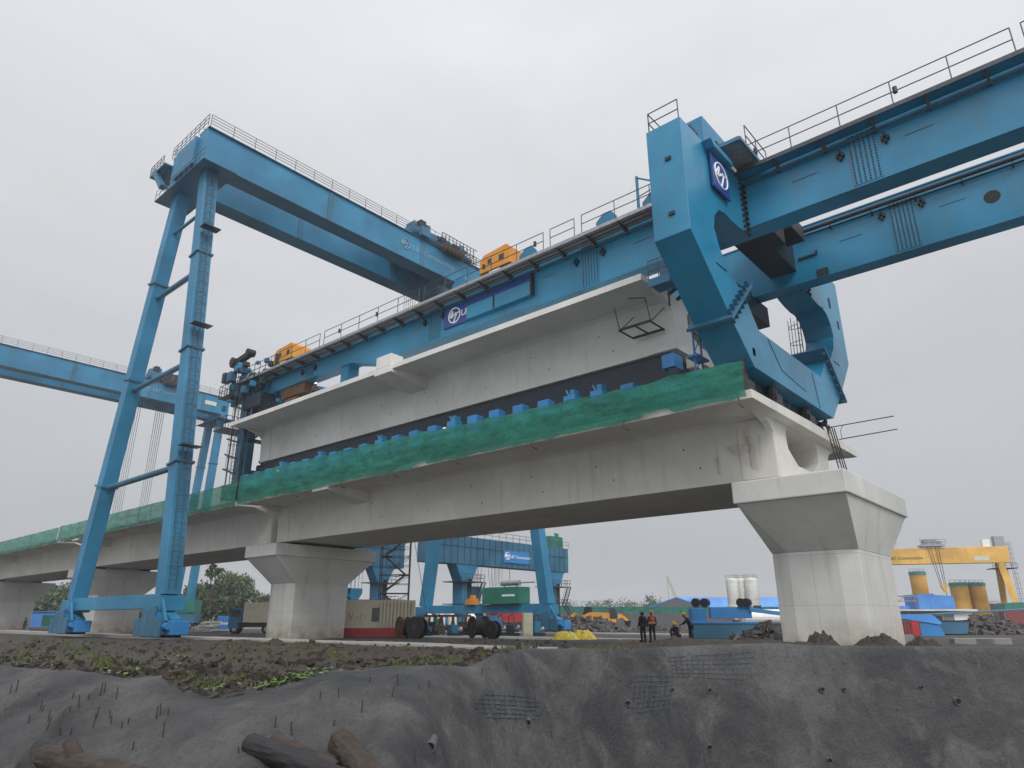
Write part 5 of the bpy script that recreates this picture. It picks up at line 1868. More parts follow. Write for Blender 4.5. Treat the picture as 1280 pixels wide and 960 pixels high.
# white tanker
p = spot(962, 84, 0)
L = Loc(p, RZ)
t = thing('tank_truck', p, 'white tank truck parked behind the rubble left of the right pier', 'tank truck')
MB(p).tube(L(-2.6, .9, 1.75), L(2.0, .9, 1.75), .85, 18).build('tank', 'white', t)
L.box(MB(p), -2.6, 3.3, .2, 1.7, .6, .85).build('chassis', 'steel_dark', t)
L.prism(MB(p), [(2.1, .6), (2.1, 2.3), (3.0, 2.3), (3.5, 1.5), (3.5, .6)], 0, 1.9).build('cab', 'cream', t, .05)
L.box(MB(p), 2.3, 3.1, -.03, -.003, 1.5, 2.1).build('cab_window', 'glass', t)
wheels(L, p, t, (-1.8, -.8, 2.7), (.2, 1.7), .45)

# yellow gantry crane on the right
D = 160
zt, zb = 16.9, 13.4
a, b_ = at(1060, 700, D + 4), at(1258, 706, D - 4)
axx = Vector((b_.x - a.x, b_.y - a.y, 0)).normalized()
rz = math.atan2(axx.y, axx.x)
p = Vector((b_.x, b_.y, 0))
L = Loc(p, rz)
t = thing('yellow_gantry_crane', p, 'yellow gantry crane at the right edge with one girder and hanging hook', 'gantry crane')
L.box(MB(p), -42, .6, -1.0, 1.0, zb, zt).build('girder', 'yellow', t, .04)
for y, s_ in ((-3.5, -1), (4.5, 1)):
    mb = MB(p)
    mb.bar(L(-1.2, .6 * s_, zb), L(-1.6 + .9, y, 1.2), 3.0, 1.3, (0, 1, 0), 1.5, .9)
    mb.build('leg', 'yellow', t, .03)
    L.box(MB(p), -1.8, .4, y - 1.6, y + 1.6, 0.1, 1.2).build('bogie', 'yellow', t, .04)
L.box(MB(p), -3.4, 1.4, -1.9, 1.9, zb - 1.3, zb - 1.15).rail(L(-3.4, -1.9, zb - 1.15), L(1.4, -1.9, zb - 1.15), 1.0, 1.2, 2, .04).build('platform', 'steel_dark', t)
L.box(MB(p), -4.0, -2.6, -.8, .8, zt, zt + 1.6).build('cabin', 'white', t, .03)
L.box(MB(p), -1.6, .4, -.8, .8, zt, zt + 2.3).build('machine_house', 'galv', t, .03)
MB(p).ladder(L(1.0, -.5, 1), L(.9, -.5, zt + 1), .5, axx, True, .5, (0, -1, 0)).build('ladder', 'rail', t)
emblem('emblem', L(-24.9, -1.02, 14.75), .9, axx, (0, 0, 1), 'letter_black', t, p, .1)
text_mesh('lettering', 'L&T Construction', .95, L(-23.7, -1.03, 14.45), axx, (0, 0, 1), 'letter_black', t, p)
L.box(MB(p), -6.5, -3.4, -1.05, -1.003, 13.9, 14.9).build('capacity_plate', 'pale_plate', t)
p2 = L(-14.2, 0, zt)
t2 = thing('crab_trolley', p2, 'grey crab trolley on the yellow crane girder with hook on ropes', 'crane trolley')
mb = MB(p2)
L.box(L.box(L.box(mb, -16.6, -11.8, -1.6, 1.6, zt + .3, zt + .7), -15.8, -13.2, -1.2, 1.2, zt + .7, zt + 1.9), -13.0, -12.2, -1, 1, zt + .7, zt + 1.4)
mb.build('trolley_frame', 'galv', t2)
MB(p2).rail(L(-16.8, -1.6, zt + .7), L(-11.6, -1.6, zt + .7), 1.1, 1.2, 2, .04).build('handrail', 'rail', t2)
mb = MB(p2)
for x in (-15.4, -14.8, -13.8, -13.2):
    mb.tube(L(x, -1.3, zt + .3), L(-13.7 + (x + 14.3) * .5, -1.3, 8.9), .06, 4)
mb.tube(L(-13.4, -1.3, 7.4), L(-13.1, -1.3, 3.2), .06, 4)
mb.build('ropes', 'rope', t2)
mb = L.prism(MB(p2), [(-14.3, 8.9), (-12.9, 8.9), (-13.1, 8.0), (-13.4, 7.3), (-13.7, 7.3), (-14.1, 8.0)], -1.6, -1.0)
mb.build('hook_block', 'yellow', t2)

# blue hopper house, low white building, containers at the right
p = spot(1170, 150, 0)
L = Loc(p, RZ)
t = thing('hopper_house', p, 'blue sheet hopper house below the single yellow silo', 'building')
L.prism(MB(p), [(-2.6, 0), (-2.6, 6.5), (1.0, 6.7), (1.1, 6.4), (5.0, 6.2), (5.2, 2.4), (5.2, 0)], 0, 5).build('wall', 'shed_blue', t)
L.box(MB(p), -11, -4.5, 0, 4, 0, 4.2).build('low_wing', 'shed_blue', t)
tr = MB(p)
tr.bar(L(-12, 0, 6.0), L(-2.6, 0, 6.2), .2, .25).bar(L(-12, 0, 5.0), L(-2.6, 0, 5.2), .15, .15)
for k in range(7):
    tr.tube(L(-12 + k * 1.4, 0, 5), L(-11.3 + k * 1.4, 0, 6.1), .06, 4).tube(L(-11.3 + k * 1.4, 0, 6.1), L(-10.6 + k * 1.4, 0, 5), .06, 4)
for k in (0, 3, 6):
    tr.tube(L(-12 + k * 1.5, 0, 0), L(-12 + k * 1.5, 0, 6), .1, 6)
tr.build('conveyor_truss', 'grey_sheet', t)
p = spot(1168, 110, 0)
L = Loc(p, RZ)
t = thing('site_office', p, 'long low white site office in front of the blue hopper house', 'building')
L.box(MB(p), -7.5, 5.5, 0, 4, 0, 2.7).build('wall', 'grey_sheet', t)
L.box(MB(p), -8, 6.6, -1.0, 4.5, 2.7, 2.95).build('roof', 'silo_white', t)
L.box(MB(p), 3.4, 5.6, -.1, -.003, .3, 2.5).build('door_panel', 'white', t)
for x in (-6, -3.6, -1.2, 1.2):
    L.box(MB(p), x - .5, x + .5, -.05, -.003, 1.1, 2.0).build('window', 'glass', t)
p = spot(1131, 62, 0)
L = Loc(p, RZ + .1)
t = thing('maroon_container', p, 'maroon container at the right foot of the right pier', 'container')
mb = L.box(MB(p), -1.6, 1.5, 0, 2.2, .1, 1.35)
for k in range(10):
    L.box(mb, -1.5 + k * .3, -1.35 + k * .3, -.04, -.002, .15, 1.3)
mb.build('body', 'maroon', t)
L.box(MB(p), .7, 1.3, -.07, -.045, .15, 1.25).build('door', 'red', t)
p = spot(1150, 66, 0)
L = Loc(p, RZ + .15)
t = thing('covered_skip', p, 'bright blue sheet covered skip behind the maroon container', 'skip')
L.prism(MB(p), [(-2.2, 1.6), (-2.0, 1.9), (1.5, 1.9), (2.4, 1.2), (2.2, 1.0)], 0, 2.4).build('cover', 'shed_blue', t)
L.prism(MB(p), [(-2.0, 0), (-2.2, 1.59), (2.2, 1.0), (2.6, 0)], .1, 2.3).build('body', 'blue_bright', t)
p = spot(1185, 72, 0)
L = Loc(p, RZ)
t = thing('material_bin', p, 'low teal material bin right of the blue covered skip', 'bin')
L.prism(MB(p), [(-1.9, .1), (-2.3, 1.2), (2.3, 1.3), (1.9, .1)], 0, 2).build('body', 'blue_dull', t)
L.box(MB(p), -2.4, 2.4, -.05, .05, 1.25, 1.38).build('rim', 'steel_dark', t)
p = spot(1262, 92, 0)
L = Loc(p, RZ)
t = thing('material_shelter', p, 'long low blue roofed shelter at the right edge', 'shelter')
L.prism(MB(p), [(-9, 2.0), (5, 2.7), (5, 2.85), (-9, 2.15)], 0, 4).build('roof', 'blue_dull', t)
for x in (-8, -4, 0, 4):
    MB(p).tube(L(x, .2, 0), L(x, .2, 2.1 + (x + 9) * .04), .08, 6).build('post', 'galv', t)
p = spot(1273, 135, 0)
L = Loc(p, RZ)
t = thing('green_machine', p, 'green machine house on rust frame under the yellow crane leg', 'machine')
L.prism(MB(p), [(-1.5, 3.2), (-1.3, 4.4), (2.2, 4.6), (2.6, 3.2)], 0, 2.4).build('hood', 'green_box', t)
L.box(MB(p), -1.4, 2.4, .1, 2.3, 0, 3.19).build('frame', 'maroon', t)
p = spot(1251, 180, 0)
L = Loc(p, RZ)
t = thing('dark_tank', p, 'dark grey tank between the yellow silos and the yellow crane leg', 'tank')
MB(p).lathe(p, [(2.7, 0), (2.7, 5.2)], 22).build('shell', 'dark_sheet', t)
MB(p).lathe(p, [(2.8, 5.2), (1.2, 5.9), (.2, 6.0)], 22).build('lid', 'grey_sheet', t)
PS = 'pale concrete blocks at the pit edge'
for k, (px, w) in enumerate(((1130, 1.0), (1216, 2.2), (1240, 2.0))):
    p = spot(px, 40)
    L = Loc(p, RZ)
    tag(L.box(MB(p), -w / 2, w / 2, 0, .5, -.1, .45 if k == 0 else .32).build('concrete_block', 'conc_strip', None, .03), ['short pale concrete block below the maroon container', 'long pale concrete block near the right edge, the left one', 'long pale concrete block near the right edge, the right one'][k], 'concrete block', PS)

# ------------------------------------------------------------------ people
def person(p, az, pose, label, jacket='cloth_dark', trousers='cloth_dark', helmet='helmet', vest=None, hood=False, group=None):
    """az: direction the person faces; body frame: f forward, l left"""
    p = Vector(p)
    f = Vector((math.cos(az), math.sin(az), 0))
    l = Vector((-f.y, f.x, 0))
    W = lambda a, b_, z: p + f * a + l * b_ + Vector((0, 0, z))
    t = thing('person', p, label, 'person', group)
    if pose == 'stand':
        J = dict(pel=(0, 0, .93), wai=(0, 0, 1.08), che=(.02, 0, 1.30), nec=(.02, 0, 1.44), hd0=(.03, 0, 1.52), hd1=(.04, 0, 1.60), hd2=(.03, 0, 1.70),
                 hl=(0, .10, .88), kl=(.03, .12, .49), al=(-.02, .13, .09), tl=(.14, .15, .04), hr=(0, -.10, .88), kr=(.02, -.11, .49), ar=(-.03, -.12, .09), tr=(.13, -.14, .04),
                 sl=(.0, .19, 1.38), el=(-.02, .25, 1.12), wl=(.10, .24, .90), sr=(0, -.19, 1.38), er=(-.02, -.25, 1.12), wr=(.08, -.22, .90))
    elif pose == 'lean':
        J = dict(pel=(-.04, 0, .92), wai=(.02, 0, 1.06), che=(.14, 0, 1.25), nec=(.22, 0, 1.36), hd0=(.27, 0, 1.43), hd1=(.31, 0, 1.50), hd2=(.33, 0, 1.60),
                 hl=(-.04, .10, .87), kl=(.02, .12, .48), al=(-.02, .13, .09), tl=(.14, .15, .04), hr=(-.04, -.10, .87), kr=(-.06, -.11, .48), ar=(-.18, -.12, .09), tr=(-.02, -.14, .04),
                 sl=(.14, .19, 1.31), el=(.30, .24, 1.10), wl=(.48, .15, 1.0), sr=(.14, -.19, 1.31), er=(.30, -.24, 1.10), wr=(.48, -.12, 1.02))
    elif pose == 'squat':
        J = dict(pel=(-.12, 0, .36), wai=(-.08, 0, .50), che=(.06, 0, .72), nec=(.14, 0, .84), hd0=(.18, 0, .91), hd1=(.21, 0, .99), hd2=(.21, 0, 1.09),
                 hl=(-.10, .10, .33), kl=(.28, .18, .52), al=(.05, .16, .09), tl=(.22, .18, .04), hr=(-.10, -.10, .33), kr=(.28, -.18, .52), ar=(.05, -.16, .09), tr=(.22, -.18, .04),
                 sl=(.05, .19, .78), el=(.22, .26, .58), wl=(.44, .16, .52), sr=(.05, -.19, .78), er=(.22, -.26, .58), wr=(.44, -.12, .52))
    else:  # bend
        J = dict(pel=(-.1, 0, .80), wai=(.02, 0, .92), che=(.25, 0, 1.02), nec=(.38, 0, 1.05), hd0=(.45, 0, 1.07), hd1=(.52, 0, 1.07), hd2=(.60, 0, 1.06),
                 hl=(-.1, .10, .76), kl=(.06, .14, .44), al=(-.06, .13, .09), tl=(.1, .15, .04), hr=(-.1, -.10, .76), kr=(.06, -.14, .44), ar=(-.06, -.12, .09), tr=(.1, -.14, .04),
                 sl=(.27, .18, 1.0), el=(.38, .22, .74), wl=(.48, .14, .52), sr=(.27, -.18, 1.0), er=(.38, -.22, .74), wr=(.48, -.12, .52))
    for k in J:
        J[k] = W(*J[k])

    def skin(name, mat, chain, root, radii, par):
        names, edges = [], []
        for c in chain:
            for n_ in c:
                if n_ not in names:
                    names.append(n_)
            for a, b_ in zip(c, c[1:]):
                edges.append((names.index(a), names.index(b_)))
        me = bpy.data.meshes.new(name)
        me.from_pydata([tuple(J[n_] - p) for n_ in names], edges, [])
        me.materials.append(M[mat])
        o = bpy.data.objects.new(name, me)
        COL.objects.link(o)
        o.parent = par
        sk = o.modifiers.new('skin', 'SKIN')
        sk.use_smooth_shade = True
        for i, n_ in enumerate(names):
            d = me.skin_vertices[0].data[i]
            rr = radii[n_]
            d.radius = rr if isinstance(rr, tuple) else (rr, rr)
            d.use_root = (n_ == root)
        su = o.modifiers.new('sub', 'SUBSURF')
        su.levels = su.render_levels = 1
        return o
    # hands: palm and five bent fingers rooted inside the palm
    fing = []
    rad = dict(pel=.13, wai=.12, che=.14, nec=.055, hd0=.07, hd1=.095, hd2=.065, hl=.085, kl=.06, al=.045, tl=.04, hr=.085, kr=.06, ar=.045, tr=.04,
               sl=.055, el=.043, wl=.03, sr=.055, er=.043, wr=.03)
    for s_ in 'lr':
        wv, ev = J['w' + s_], J['e' + s_]
        d = (wv - ev).normalized()
        sd_ = d.cross(f).normalized() if abs(d.dot(f)) < .95 else l
        J['p' + s_] = wv + d * .09
        rad['p' + s_] = (.036, .02)
        for q in range(4):
            k1, k2 = 'f%s%d' % (s_, q), 'g%s%d' % (s_, q)
            off = sd_ * (-.03 + .02 * q)
            J[k1] = J['p' + s_] + d * (.035 + .005 * (q in (1, 2))) + off
            J[k2] = J[k1] + d * (.028 + .006 * (q in (1, 2))) + f * .02
            rad[k1], rad[k2] = .009, .008
            fing.append(['p' + s_, k1, k2])
        J['t' + s_ + '1'] = wv + d * .05 - sd_ * .05
        J['t' + s_ + '2'] = J['t' + s_ + '1'] + d * .035 + f * .012
        rad['t' + s_ + '1'], rad['t' + s_ + '2'] = .011, .009
        fing.append(['p' + s_, 't' + s_ + '1', 't' + s_ + '2'])
    # nose
    fh = (J['hd1'] - J['hd0']).cross(l).normalized()
    if fh.dot(f) < 0 and pose != 'bend':
        fh = -fh
    J['nos'] = J['hd1'] + fh * .11
    rad['nos'] = .014
    chains = [['pel', 'wai', 'che', 'nec', 'hd0', 'hd1', 'hd2'], ['hd1', 'nos'], ['pel', 'hl', 'kl', 'al', 'tl'], ['pel', 'hr', 'kr', 'ar', 'tr'], ['che', 'sl', 'el', 'wl', 'pl'], ['che', 'sr', 'er', 'wr', 'pr']] + fing
    body = skin('body', 'skin', chains, 'pel', rad, t)
    r2 = {k: (v_ + .03 if not isinstance(v_, tuple) else v_) for k, v_ in rad.items()}
    r2.update(wl=.05, wr=.05, nec=.075)
    skin('jacket', jacket, [['pel', 'wai', 'che', 'nec'], ['che', 'sl', 'el', 'wl'], ['che', 'sr', 'er', 'wr']], 'pel', r2, t)
    r3 = {k: (v_ + .022 if not isinstance(v_, tuple) else v_) for k, v_ in rad.items()}
    r3.update(al=.07, ar=.07)
    skin('trousers', trousers, [['pel', 'hl', 'kl', 'al'], ['pel', 'hr', 'kr', 'ar']], 'pel', r3, t)
    for a, b_ in (('al', 'tl'), ('ar', 'tr')):
        MB(p).bar(J[a] - f * .06 - Vector((0, 0, .035)), J[b_] + f * .02, .10, .10, (0, 0, 1)).build('boot', 'black', t, .02)
    up = (J['hd2'] - J['hd0']).normalized()
    if helmet:
        mb = MB(p)
        c = J['hd1'] + up * .045
        a_ = up.cross(l).normalized()
        vs, fs = [], []
        for j, (rr, h_) in enumerate(((.17, 0), (.135, .012), (.13, .06), (.095, .11), (.03, .135))):
            for k in range(14):
                t_ = 2 * math.pi * k / 14
                vs.append(c + l * (rr * math.cos(t_) * .92) + fh * (rr * math.sin(t_) * (1.12 if j == 0 and math.sin(t_) > 0 else 1)) + up * h_)
        for j in range(4):
            for k in range(14):
                fs.append((j * 14 + k, j * 14 + (k + 1) % 14, (j + 1) * 14 + (k + 1) % 14, (j + 1) * 14 + k))
        fs += [tuple(range(14))[::-1], tuple(range(56, 70))]
        mb.add(vs, fs).build('helmet', helmet, t, smooth=True)
    if hood:
        J['hq0'], J['hq1'], J['hq2'] = J['nec'] - f * .01, J['hd1'] - fh * .03, J['hd2'] - fh * .02
        skin('hood', jacket, [['hq0', 'hq1', 'hq2']], 'hq0', dict(hq0=.10, hq1=.125, hq2=.095), t)
    for e in (-.035, .035):
        mb = MB(p)
        c = J['hd1'] + fh * .088 + l * e + up * .01
        mb.tube(c, c + fh * .012, .011, 6)
        mb.build('eye', 'black', t)
    if vest:
        J['va'], J['vb'], J['vc'] = J['pel'] + up * .08, J['wai'] + up * .02, J['che']
        v_ = skin('vest', vest, [['va', 'vb', 'vc'], ['vc', 'sl'], ['vc', 'sr']], 'va', dict(va=(.19, .17), vb=(.185, .165), vc=(.205, .185), sl=.10, sr=.10), t)
        st_ = MB(p)
        for z, rr in ((.06, .215), (.22, .225)):
            c = J['pel'].lerp(J['che'], .25 + z)
            ring = [c + l * (rr * math.cos(2 * math.pi * k / 16)) + f * (rr * .93 * math.sin(2 * math.pi * k / 16)) for k in range(17)]
            st_.path(ring, .022, 4)
        st_.build('reflective_band', 'pale_plate', v_)
    return t


PG = 'workers on the site'
away = math.atan2(FH.y, FH.x)
person(spot(804, 43.5), away + .5, 'stand', 'person in dark hooded rain clothes, back turned, beside the orange vest', 'cloth_dark', 'cloth_dark', None, None, True, PG)
person(spot(815.5, 43), away + .15, 'stand', 'person in orange reflective vest and yellow helmet standing by the pit', 'cloth_grey', 'cloth_dark', 'helmet', 'vest', False, PG)
person(spot(845, 42.5), away + 2.4, 'squat', 'person in navy clothes crouching with a yellow helmet', 'cloth_navy', 'cloth_navy', 'helmet', None, False, PG)
person(spot(863, 43), away + 1.4, 'lean', 'person in dark clothes and yellow helmet leaning beside the blue frame', 'cloth_navy', 'cloth_dark', 'helmet', None, False, PG)
person(spot(29, 88), away + 2.6, 'stand', 'lone person in dark clothes before the leftmost visible pier', 'cloth_dark', 'cloth_dark', None, None, True, PG)
person((37.0, 10.75, 10.2), R(-120), 'bend', 'person in dark clothes bending over the open deck end', 'cloth_navy', 'cloth_dark', None, None, True, PG)
HG = 'workers behind the green net'
person((26.1, 28.0, 10.15), R(-160), 'stand', 'worker whose yellow helmet shows above the green net, the right one', 'cloth_navy', 'cloth_dark', 'white', None, False, HG)
person((26.1, 45.9, 10.15), R(-150), 'stand', 'worker whose helmet shows above the green net near its left end', 'cloth_navy', 'cloth_dark', 'white', None, False, HG)
person((26.6, 42.6, 16.95), R(-150), 'squat', 'worker in white helmet crouching on the carried girder near its rear', 'cloth_grey', 'cloth_dark', 'white', None, False, HG)

# ------------------------------------------------------------------ trees
def tree(px, d, h, w, label, mat='leaf', seed=0, n=900, trunk=.3, group='trees at the back of the yard'):
    rnd = random.Random(seed)
    p = spot(px, d, 0)
    t = thing('leafy_tree', p, label, 'tree', group)
    tk = MB(p)
    top = p + Vector((rnd.uniform(-.4, .4), rnd.uniform(-.4, .4), h * .55))
    tk.tube(p - Vector((0, 0, .3)), top, trunk, 8, trunk * .5)
    clumps = []
    for k in range(24):
        a = rnd.uniform(0, 6.28)
        q = rnd.uniform(.35, 1) ** .7
        z = h * rnd.uniform(.12, .93)
        env = max(.3, math.sin(min(1, max(0, (z / h - .02) / .98)) * math.pi)) ** .6
        c = p + Vector((math.cos(a) * w / 2 * q * env * .8, math.sin(a) * w / 2 * q * env * .8, z))
        clumps.append((c, rnd.uniform(.14, .25) * w))
        tk.tube(p.lerp(top, rnd.uniform(.5, 1)), c, trunk * .28, 5, trunk * .08)
    tk.build('trunk', 'bark', t)
    vs, fs = [], []
    for k in range(n):
        c, rr = clumps[k % len(clumps)]
        v_ = Vector((rnd.gauss(0, 1), rnd.gauss(0, 1), rnd.gauss(0, .75)))
        v_ = v_.normalized() * (rr * rnd.uniform(.35, 1.1))
        q = c + v_
        s_ = h * rnd.uniform(.018, .045)
        a = Vector((rnd.gauss(0, 1), rnd.gauss(0, 1), rnd.gauss(0, 1))).normalized() * s_
        b_ = Vector((rnd.gauss(0, 1), rnd.gauss(0, 1), rnd.gauss(0, 1))).normalized() * s_
        i = len(vs)
        vs += [q - a, q + b_, q + a, q - b_]
        fs.append((i, i + 1, i + 2, i + 3))
    MB(p).add(vs, fs).build('crown', mat, t)


tree(268, 172, 11.5, 13, 'broad leafy tree right of the thin blue crane leg', 'leaf', 1, 4420, .5)
tree(290, 180, 12, 11, 'tall leafy tree between the thin blue crane leg and the left pier', 'leaf', 2, 4080, .5)
tree(306, 176, 9.5, 7, 'smaller leafy tree just left of the left pier', 'leaf', 3, 3060, .4)
tree(258, 150, 12.8, 4.5, 'slim dark tree with thin top beside the thin blue crane leg', 'leaf2', 4, 714, .35)
tree(236, 185, 10, 10, 'leafy tree left of the thin blue crane leg', 'leaf2', 5, 3400, .45)
tree(222, 178, 7.5, 7, 'low leafy tree behind the right crane leg', 'leaf', 6, 2550, .4)
tree(172, 190, 7.5, 9, 'low tree behind the bottom tie beam of the crane', 'leaf', 7, 2550, .4)
tree(150, 195, 9.0, 10, 'leafy tree behind the third pier from the right', 'leaf2', 15, 2550, .4)
tree(84, 180, 9.6, 10, 'leafy tree left of the left crane leg', 'leaf', 8, 3060, .45)
tree(66, 186, 9.5, 9, 'dark leafy tree at the left behind the site shed', 'leaf2', 9, 3060, .45)
tree(44, 190, 8.5, 10, 'low leafy tree at far left behind the lone person', 'leaf', 10, 2550, .4)
tree(328, 185, 7.5, 6, 'leafy tree partly hidden by the left pier', 'leaf2', 11, 2040, .4)
for k, (px, d, h, w) in enumerate(((703, 300, 8.5, 14), (722, 310, 8, 14), (744, 305, 9, 12), (764, 310, 9.5, 10), (780, 300, 8.8, 12), (800, 315, 9, 14), (818, 290, 10.5, 10))):
    tree(px, d, h, w, ['far tree right of the straddle carrier, leftmost of the row', 'far tree in the row behind the yellow excavators, left half', 'far tree in the row behind the yellow excavators, right half',
                       'far round topped tree above the green fence net', 'far tree above the green fence net, right of the round one', 'far tree behind the hooded person', 'far tall tree at the left end of the dark gable'][k], 'leaf2', 30 + k, 900, .5, 'far row of trees')

# ------------------------------------------------------------------ grass and weeds
def tufts(name, mat, regions, label, blades, hmin, hmax, wide, leafy=False, seed=1):
    rnd = random.Random(seed)
    vs, fs = [], []
    for (x0, y0, x1, y1, cnt) in regions:
        for _ in range(cnt):
            px, py = rnd.uniform(x0, x1), rnd.uniform(y0, y1)
            q = hit(px, py, 75)
            if (q - CAM).length > 74 or land(q.x, q.y)[1] < .1:
                continue
            if fbm(q.x * .45, q.y * .45, seed) < .05:
                continue
            for b_ in range(blades):
                bx, by = q.x + rnd.gauss(0, .16), q.y + rnd.gauss(0, .16)
                bz = gz(bx, by) - .02
                h = rnd.uniform(hmin, hmax)
                a = rnd.uniform(0, 6.28)
                u = Vector((math.cos(a), math.sin(a), 0))
                base = Vector((bx, by, bz))
                i = len(vs)
                if leafy:
                    c = base + Vector((0, 0, h * rnd.uniform(.5, 1)))
                    n1 = Vector((rnd.gauss(0, 1), rnd.gauss(0, 1), 0)).normalized()
                    n2 = Vector((-n1.y, n1.x, rnd.uniform(-.4, .4)))
                    vs += [c - n1 * wide, c + n2 * wide * .7, c + n1 * wide + Vector((0, 0, rnd.uniform(-.03, .05))), c - n2 * wide * .7]
                    fs.append((i, i + 1, i + 2, i + 3))
                else:
                    w_ = wide * rnd.uniform(.6, 1.2)
                    d = Vector((rnd.gauss(0, .25), rnd.gauss(0, .25), 1)) * h
                    sd_ = Vector((-u.y, u.x, 0)) * w_
                    vs += [base - sd_, base + sd_, base + d * .6 + sd_ * .6, base + d + u * h * .25, base + d * .6 - sd_ * .6]
                    fs.append((i, i + 1, i + 2, i + 3, i + 4))
    me = bpy.data.meshes.new(name)
    me.from_pydata(vs, [], fs)
    me.materials.append(M[mat])
    o = bpy.data.objects.new(name, me)
    COL.objects.link(o)
    o['kind'] = 'stuff'
    tag(o, label, 'vegetation')


tufts('grass', 'grass', [(0, 798, 110, 832, 170), (60, 800, 150, 838, 170), (110, 822, 200, 850, 150), (250, 800, 420, 815, 220), (280, 812, 420, 832, 200), (240, 840, 330, 876, 120), (400, 806, 520, 826, 170), (480, 822, 600, 836, 110),
                          (600, 802, 700, 818, 120), (0, 784, 60, 800, 90), (200, 838, 260, 870, 60), (640, 806, 780, 814, 120)], 'rough grass growing over the muddy bank', 24, .04, .13, .010, False, 3)
tufts('weeds', 'weed', [(335, 842, 420, 862, 240), (360, 834, 412, 850, 130), (325, 860, 345, 866, 20)], 'bright green leafy weeds beside the concrete slope', 12, .05, .20, .045, True, 5)
tufts('low_plants', 'weed', [(215, 820, 235, 834, 20), (250, 855, 290, 874, 26), (140, 828, 200, 848, 26), (20, 812, 90, 830, 20)], 'scattered low plants in the mud', 5, .05, .2, .05, True, 8)

# clods and stones in the mud
rnd = random.Random(14)
mb = MB((8, 12, 0))
for _ in range(1500):
    px, py = rnd.uniform(0, 720), rnd.uniform(800, 880)
    q = hit(px, py, 60)
    if land(q.x, q.y)[1] < .05 or (q - CAM).length > 58:
        continue
    s_ = rnd.uniform(.02, .09) * (2.0 if rnd.random() < .12 else 1)
    d = Vector((rnd.gauss(0, 1), rnd.gauss(0, 1), rnd.gauss(0, .4))).normalized() * s_
    mb.bar(q - d, q + d * .8, s_ * 1.3, s_ * 1.1, (0, 0, 1), s_ * .7, s_ * .6)
ob = mb.build('clods', 'mound')
ob['kind'] = 'stuff'
tag(ob, 'dark clods of wet soil strewn over the bank', 'soil')

# ------------------------------------------------------------------ rebar stubs, weep pipes, exposed mesh, logs on the slope
rnd = random.Random(5)
SGp = 'rebar stubs in the sprayed concrete'
stubs = [(12, 862), (20, 858), (48, 865), (50, 882), (35, 900), (60, 895), (90, 868), (110, 870), (130, 860), (145, 868), (125, 864), (98, 880), (52, 885), (116, 905), (138, 900), (152, 905), (160, 900), (165, 934), (137, 893), (87, 885),
         (195, 893), (200, 890), (210, 887), (203, 917), (120, 895), (75, 915), (88, 913), (58, 908), (298, 938), (365, 916), (344, 905), (400, 868), (452, 885), (417, 903), (423, 866), (497, 852), (523, 857), (536, 855), (490, 867), (518, 950), (462, 848),
         (602, 838), (634, 834), (690, 918), (724, 850), (862, 810), (895, 812), (1120, 880), (1042, 896), (1155, 935), (1104, 955), (940, 932), (1058, 815)]
first = None
for i, (px, py) in enumerate(stubs):
    q = hit(px, py + 6)
    hgt = rnd.uniform(.08, .19)
    steep = px > 690
    if steep:
        dr = Vector((-FH.x, -FH.y, .25)).normalized() * hgt * .8 + Vector((0, 0, -.05))
    else:
        dr = Vector((rnd.gauss(0, .07), rnd.gauss(0, .07), 1)) * hgt
    where = 'grey slope' if px < 640 else 'dark wall'
    lab = 'thin rusty rebar stub sticking out of the ' + where
    MBo = MB(q)
    tag(MBo.tube(q - dr * .3, q + dr, .009, 5).build('rebar_stub', 'rebar'), lab, 'rebar stub', 'rebar stubs in the grey slope' if px < 640 else 'rebar stubs in the dark wall')
WP = 'weep pipes in the sprayed concrete wall'
WLAB = ['weep pipe end in the wall below the exposed mesh, second from left', 'weep pipe end low in the middle of the wall', 'weep pipe mouth under the right pier, beside a pale stain', 'weep pipe mouth near the right edge of the wall, the largest', 'weep pipe mouth low in the wall below the right pier',
        'weep pipe mouth low in the wall at centre right', 'weep pipe mouth just right of the exposed mesh', 'weep pipe mouth at lower centre, in the round mesh patch', 'weep pipe mouth right of the pale stain', 'weep pipe mouth high in the wall right of the pier', 'weep pipe mouth in the wall, dripping, left of centre']
for i, (px, py, r_) in enumerate(((784, 878, .085), (660, 902, .085), (1026, 861, .085), (1195, 876, .12), (1035, 950, .10), (886, 933, .085), (886, 862, .075), (539, 931, .085), (1053, 861, .06), (1150, 858, .06), (840, 861, .05))):
    q = hit(px, py)
    d = Vector((-FH.x, -FH.y, -.12)).normalized()
    r_ *= .78
    t = thing('weep_pipe', q, WLAB[i], 'pipe', WP)
    n = 12
    mbp = MB(q)
    c0_, c1_ = q - d * .25, q + d * .10
    a_ = d.cross(Vector((0, 0, 1))).normalized()
    b_ = a_.cross(d)
    vs = []
    for C_, rr in ((c0_, r_), (c1_, r_), (c1_, r_ * .8), (c0_, r_ * .8)):
        vs += [C_ + a_ * (rr * math.cos(2 * math.pi * k / n)) + b_ * (rr * math.sin(2 * math.pi * k / n)) for k in range(n)]
    mbp.add(vs, [(j * n + k, j * n + (k + 1) % n, (j + 1) * n + (k + 1) % n, (j + 1) * n + k) for j in range(3) for k in range(n)])
    mbp.build('pipe', 'dark_sheet', t)
    MB(q).tube(q - d * .1, q + d * .06, r_ * .79, 12).build('pipe_bore', 'black', t)


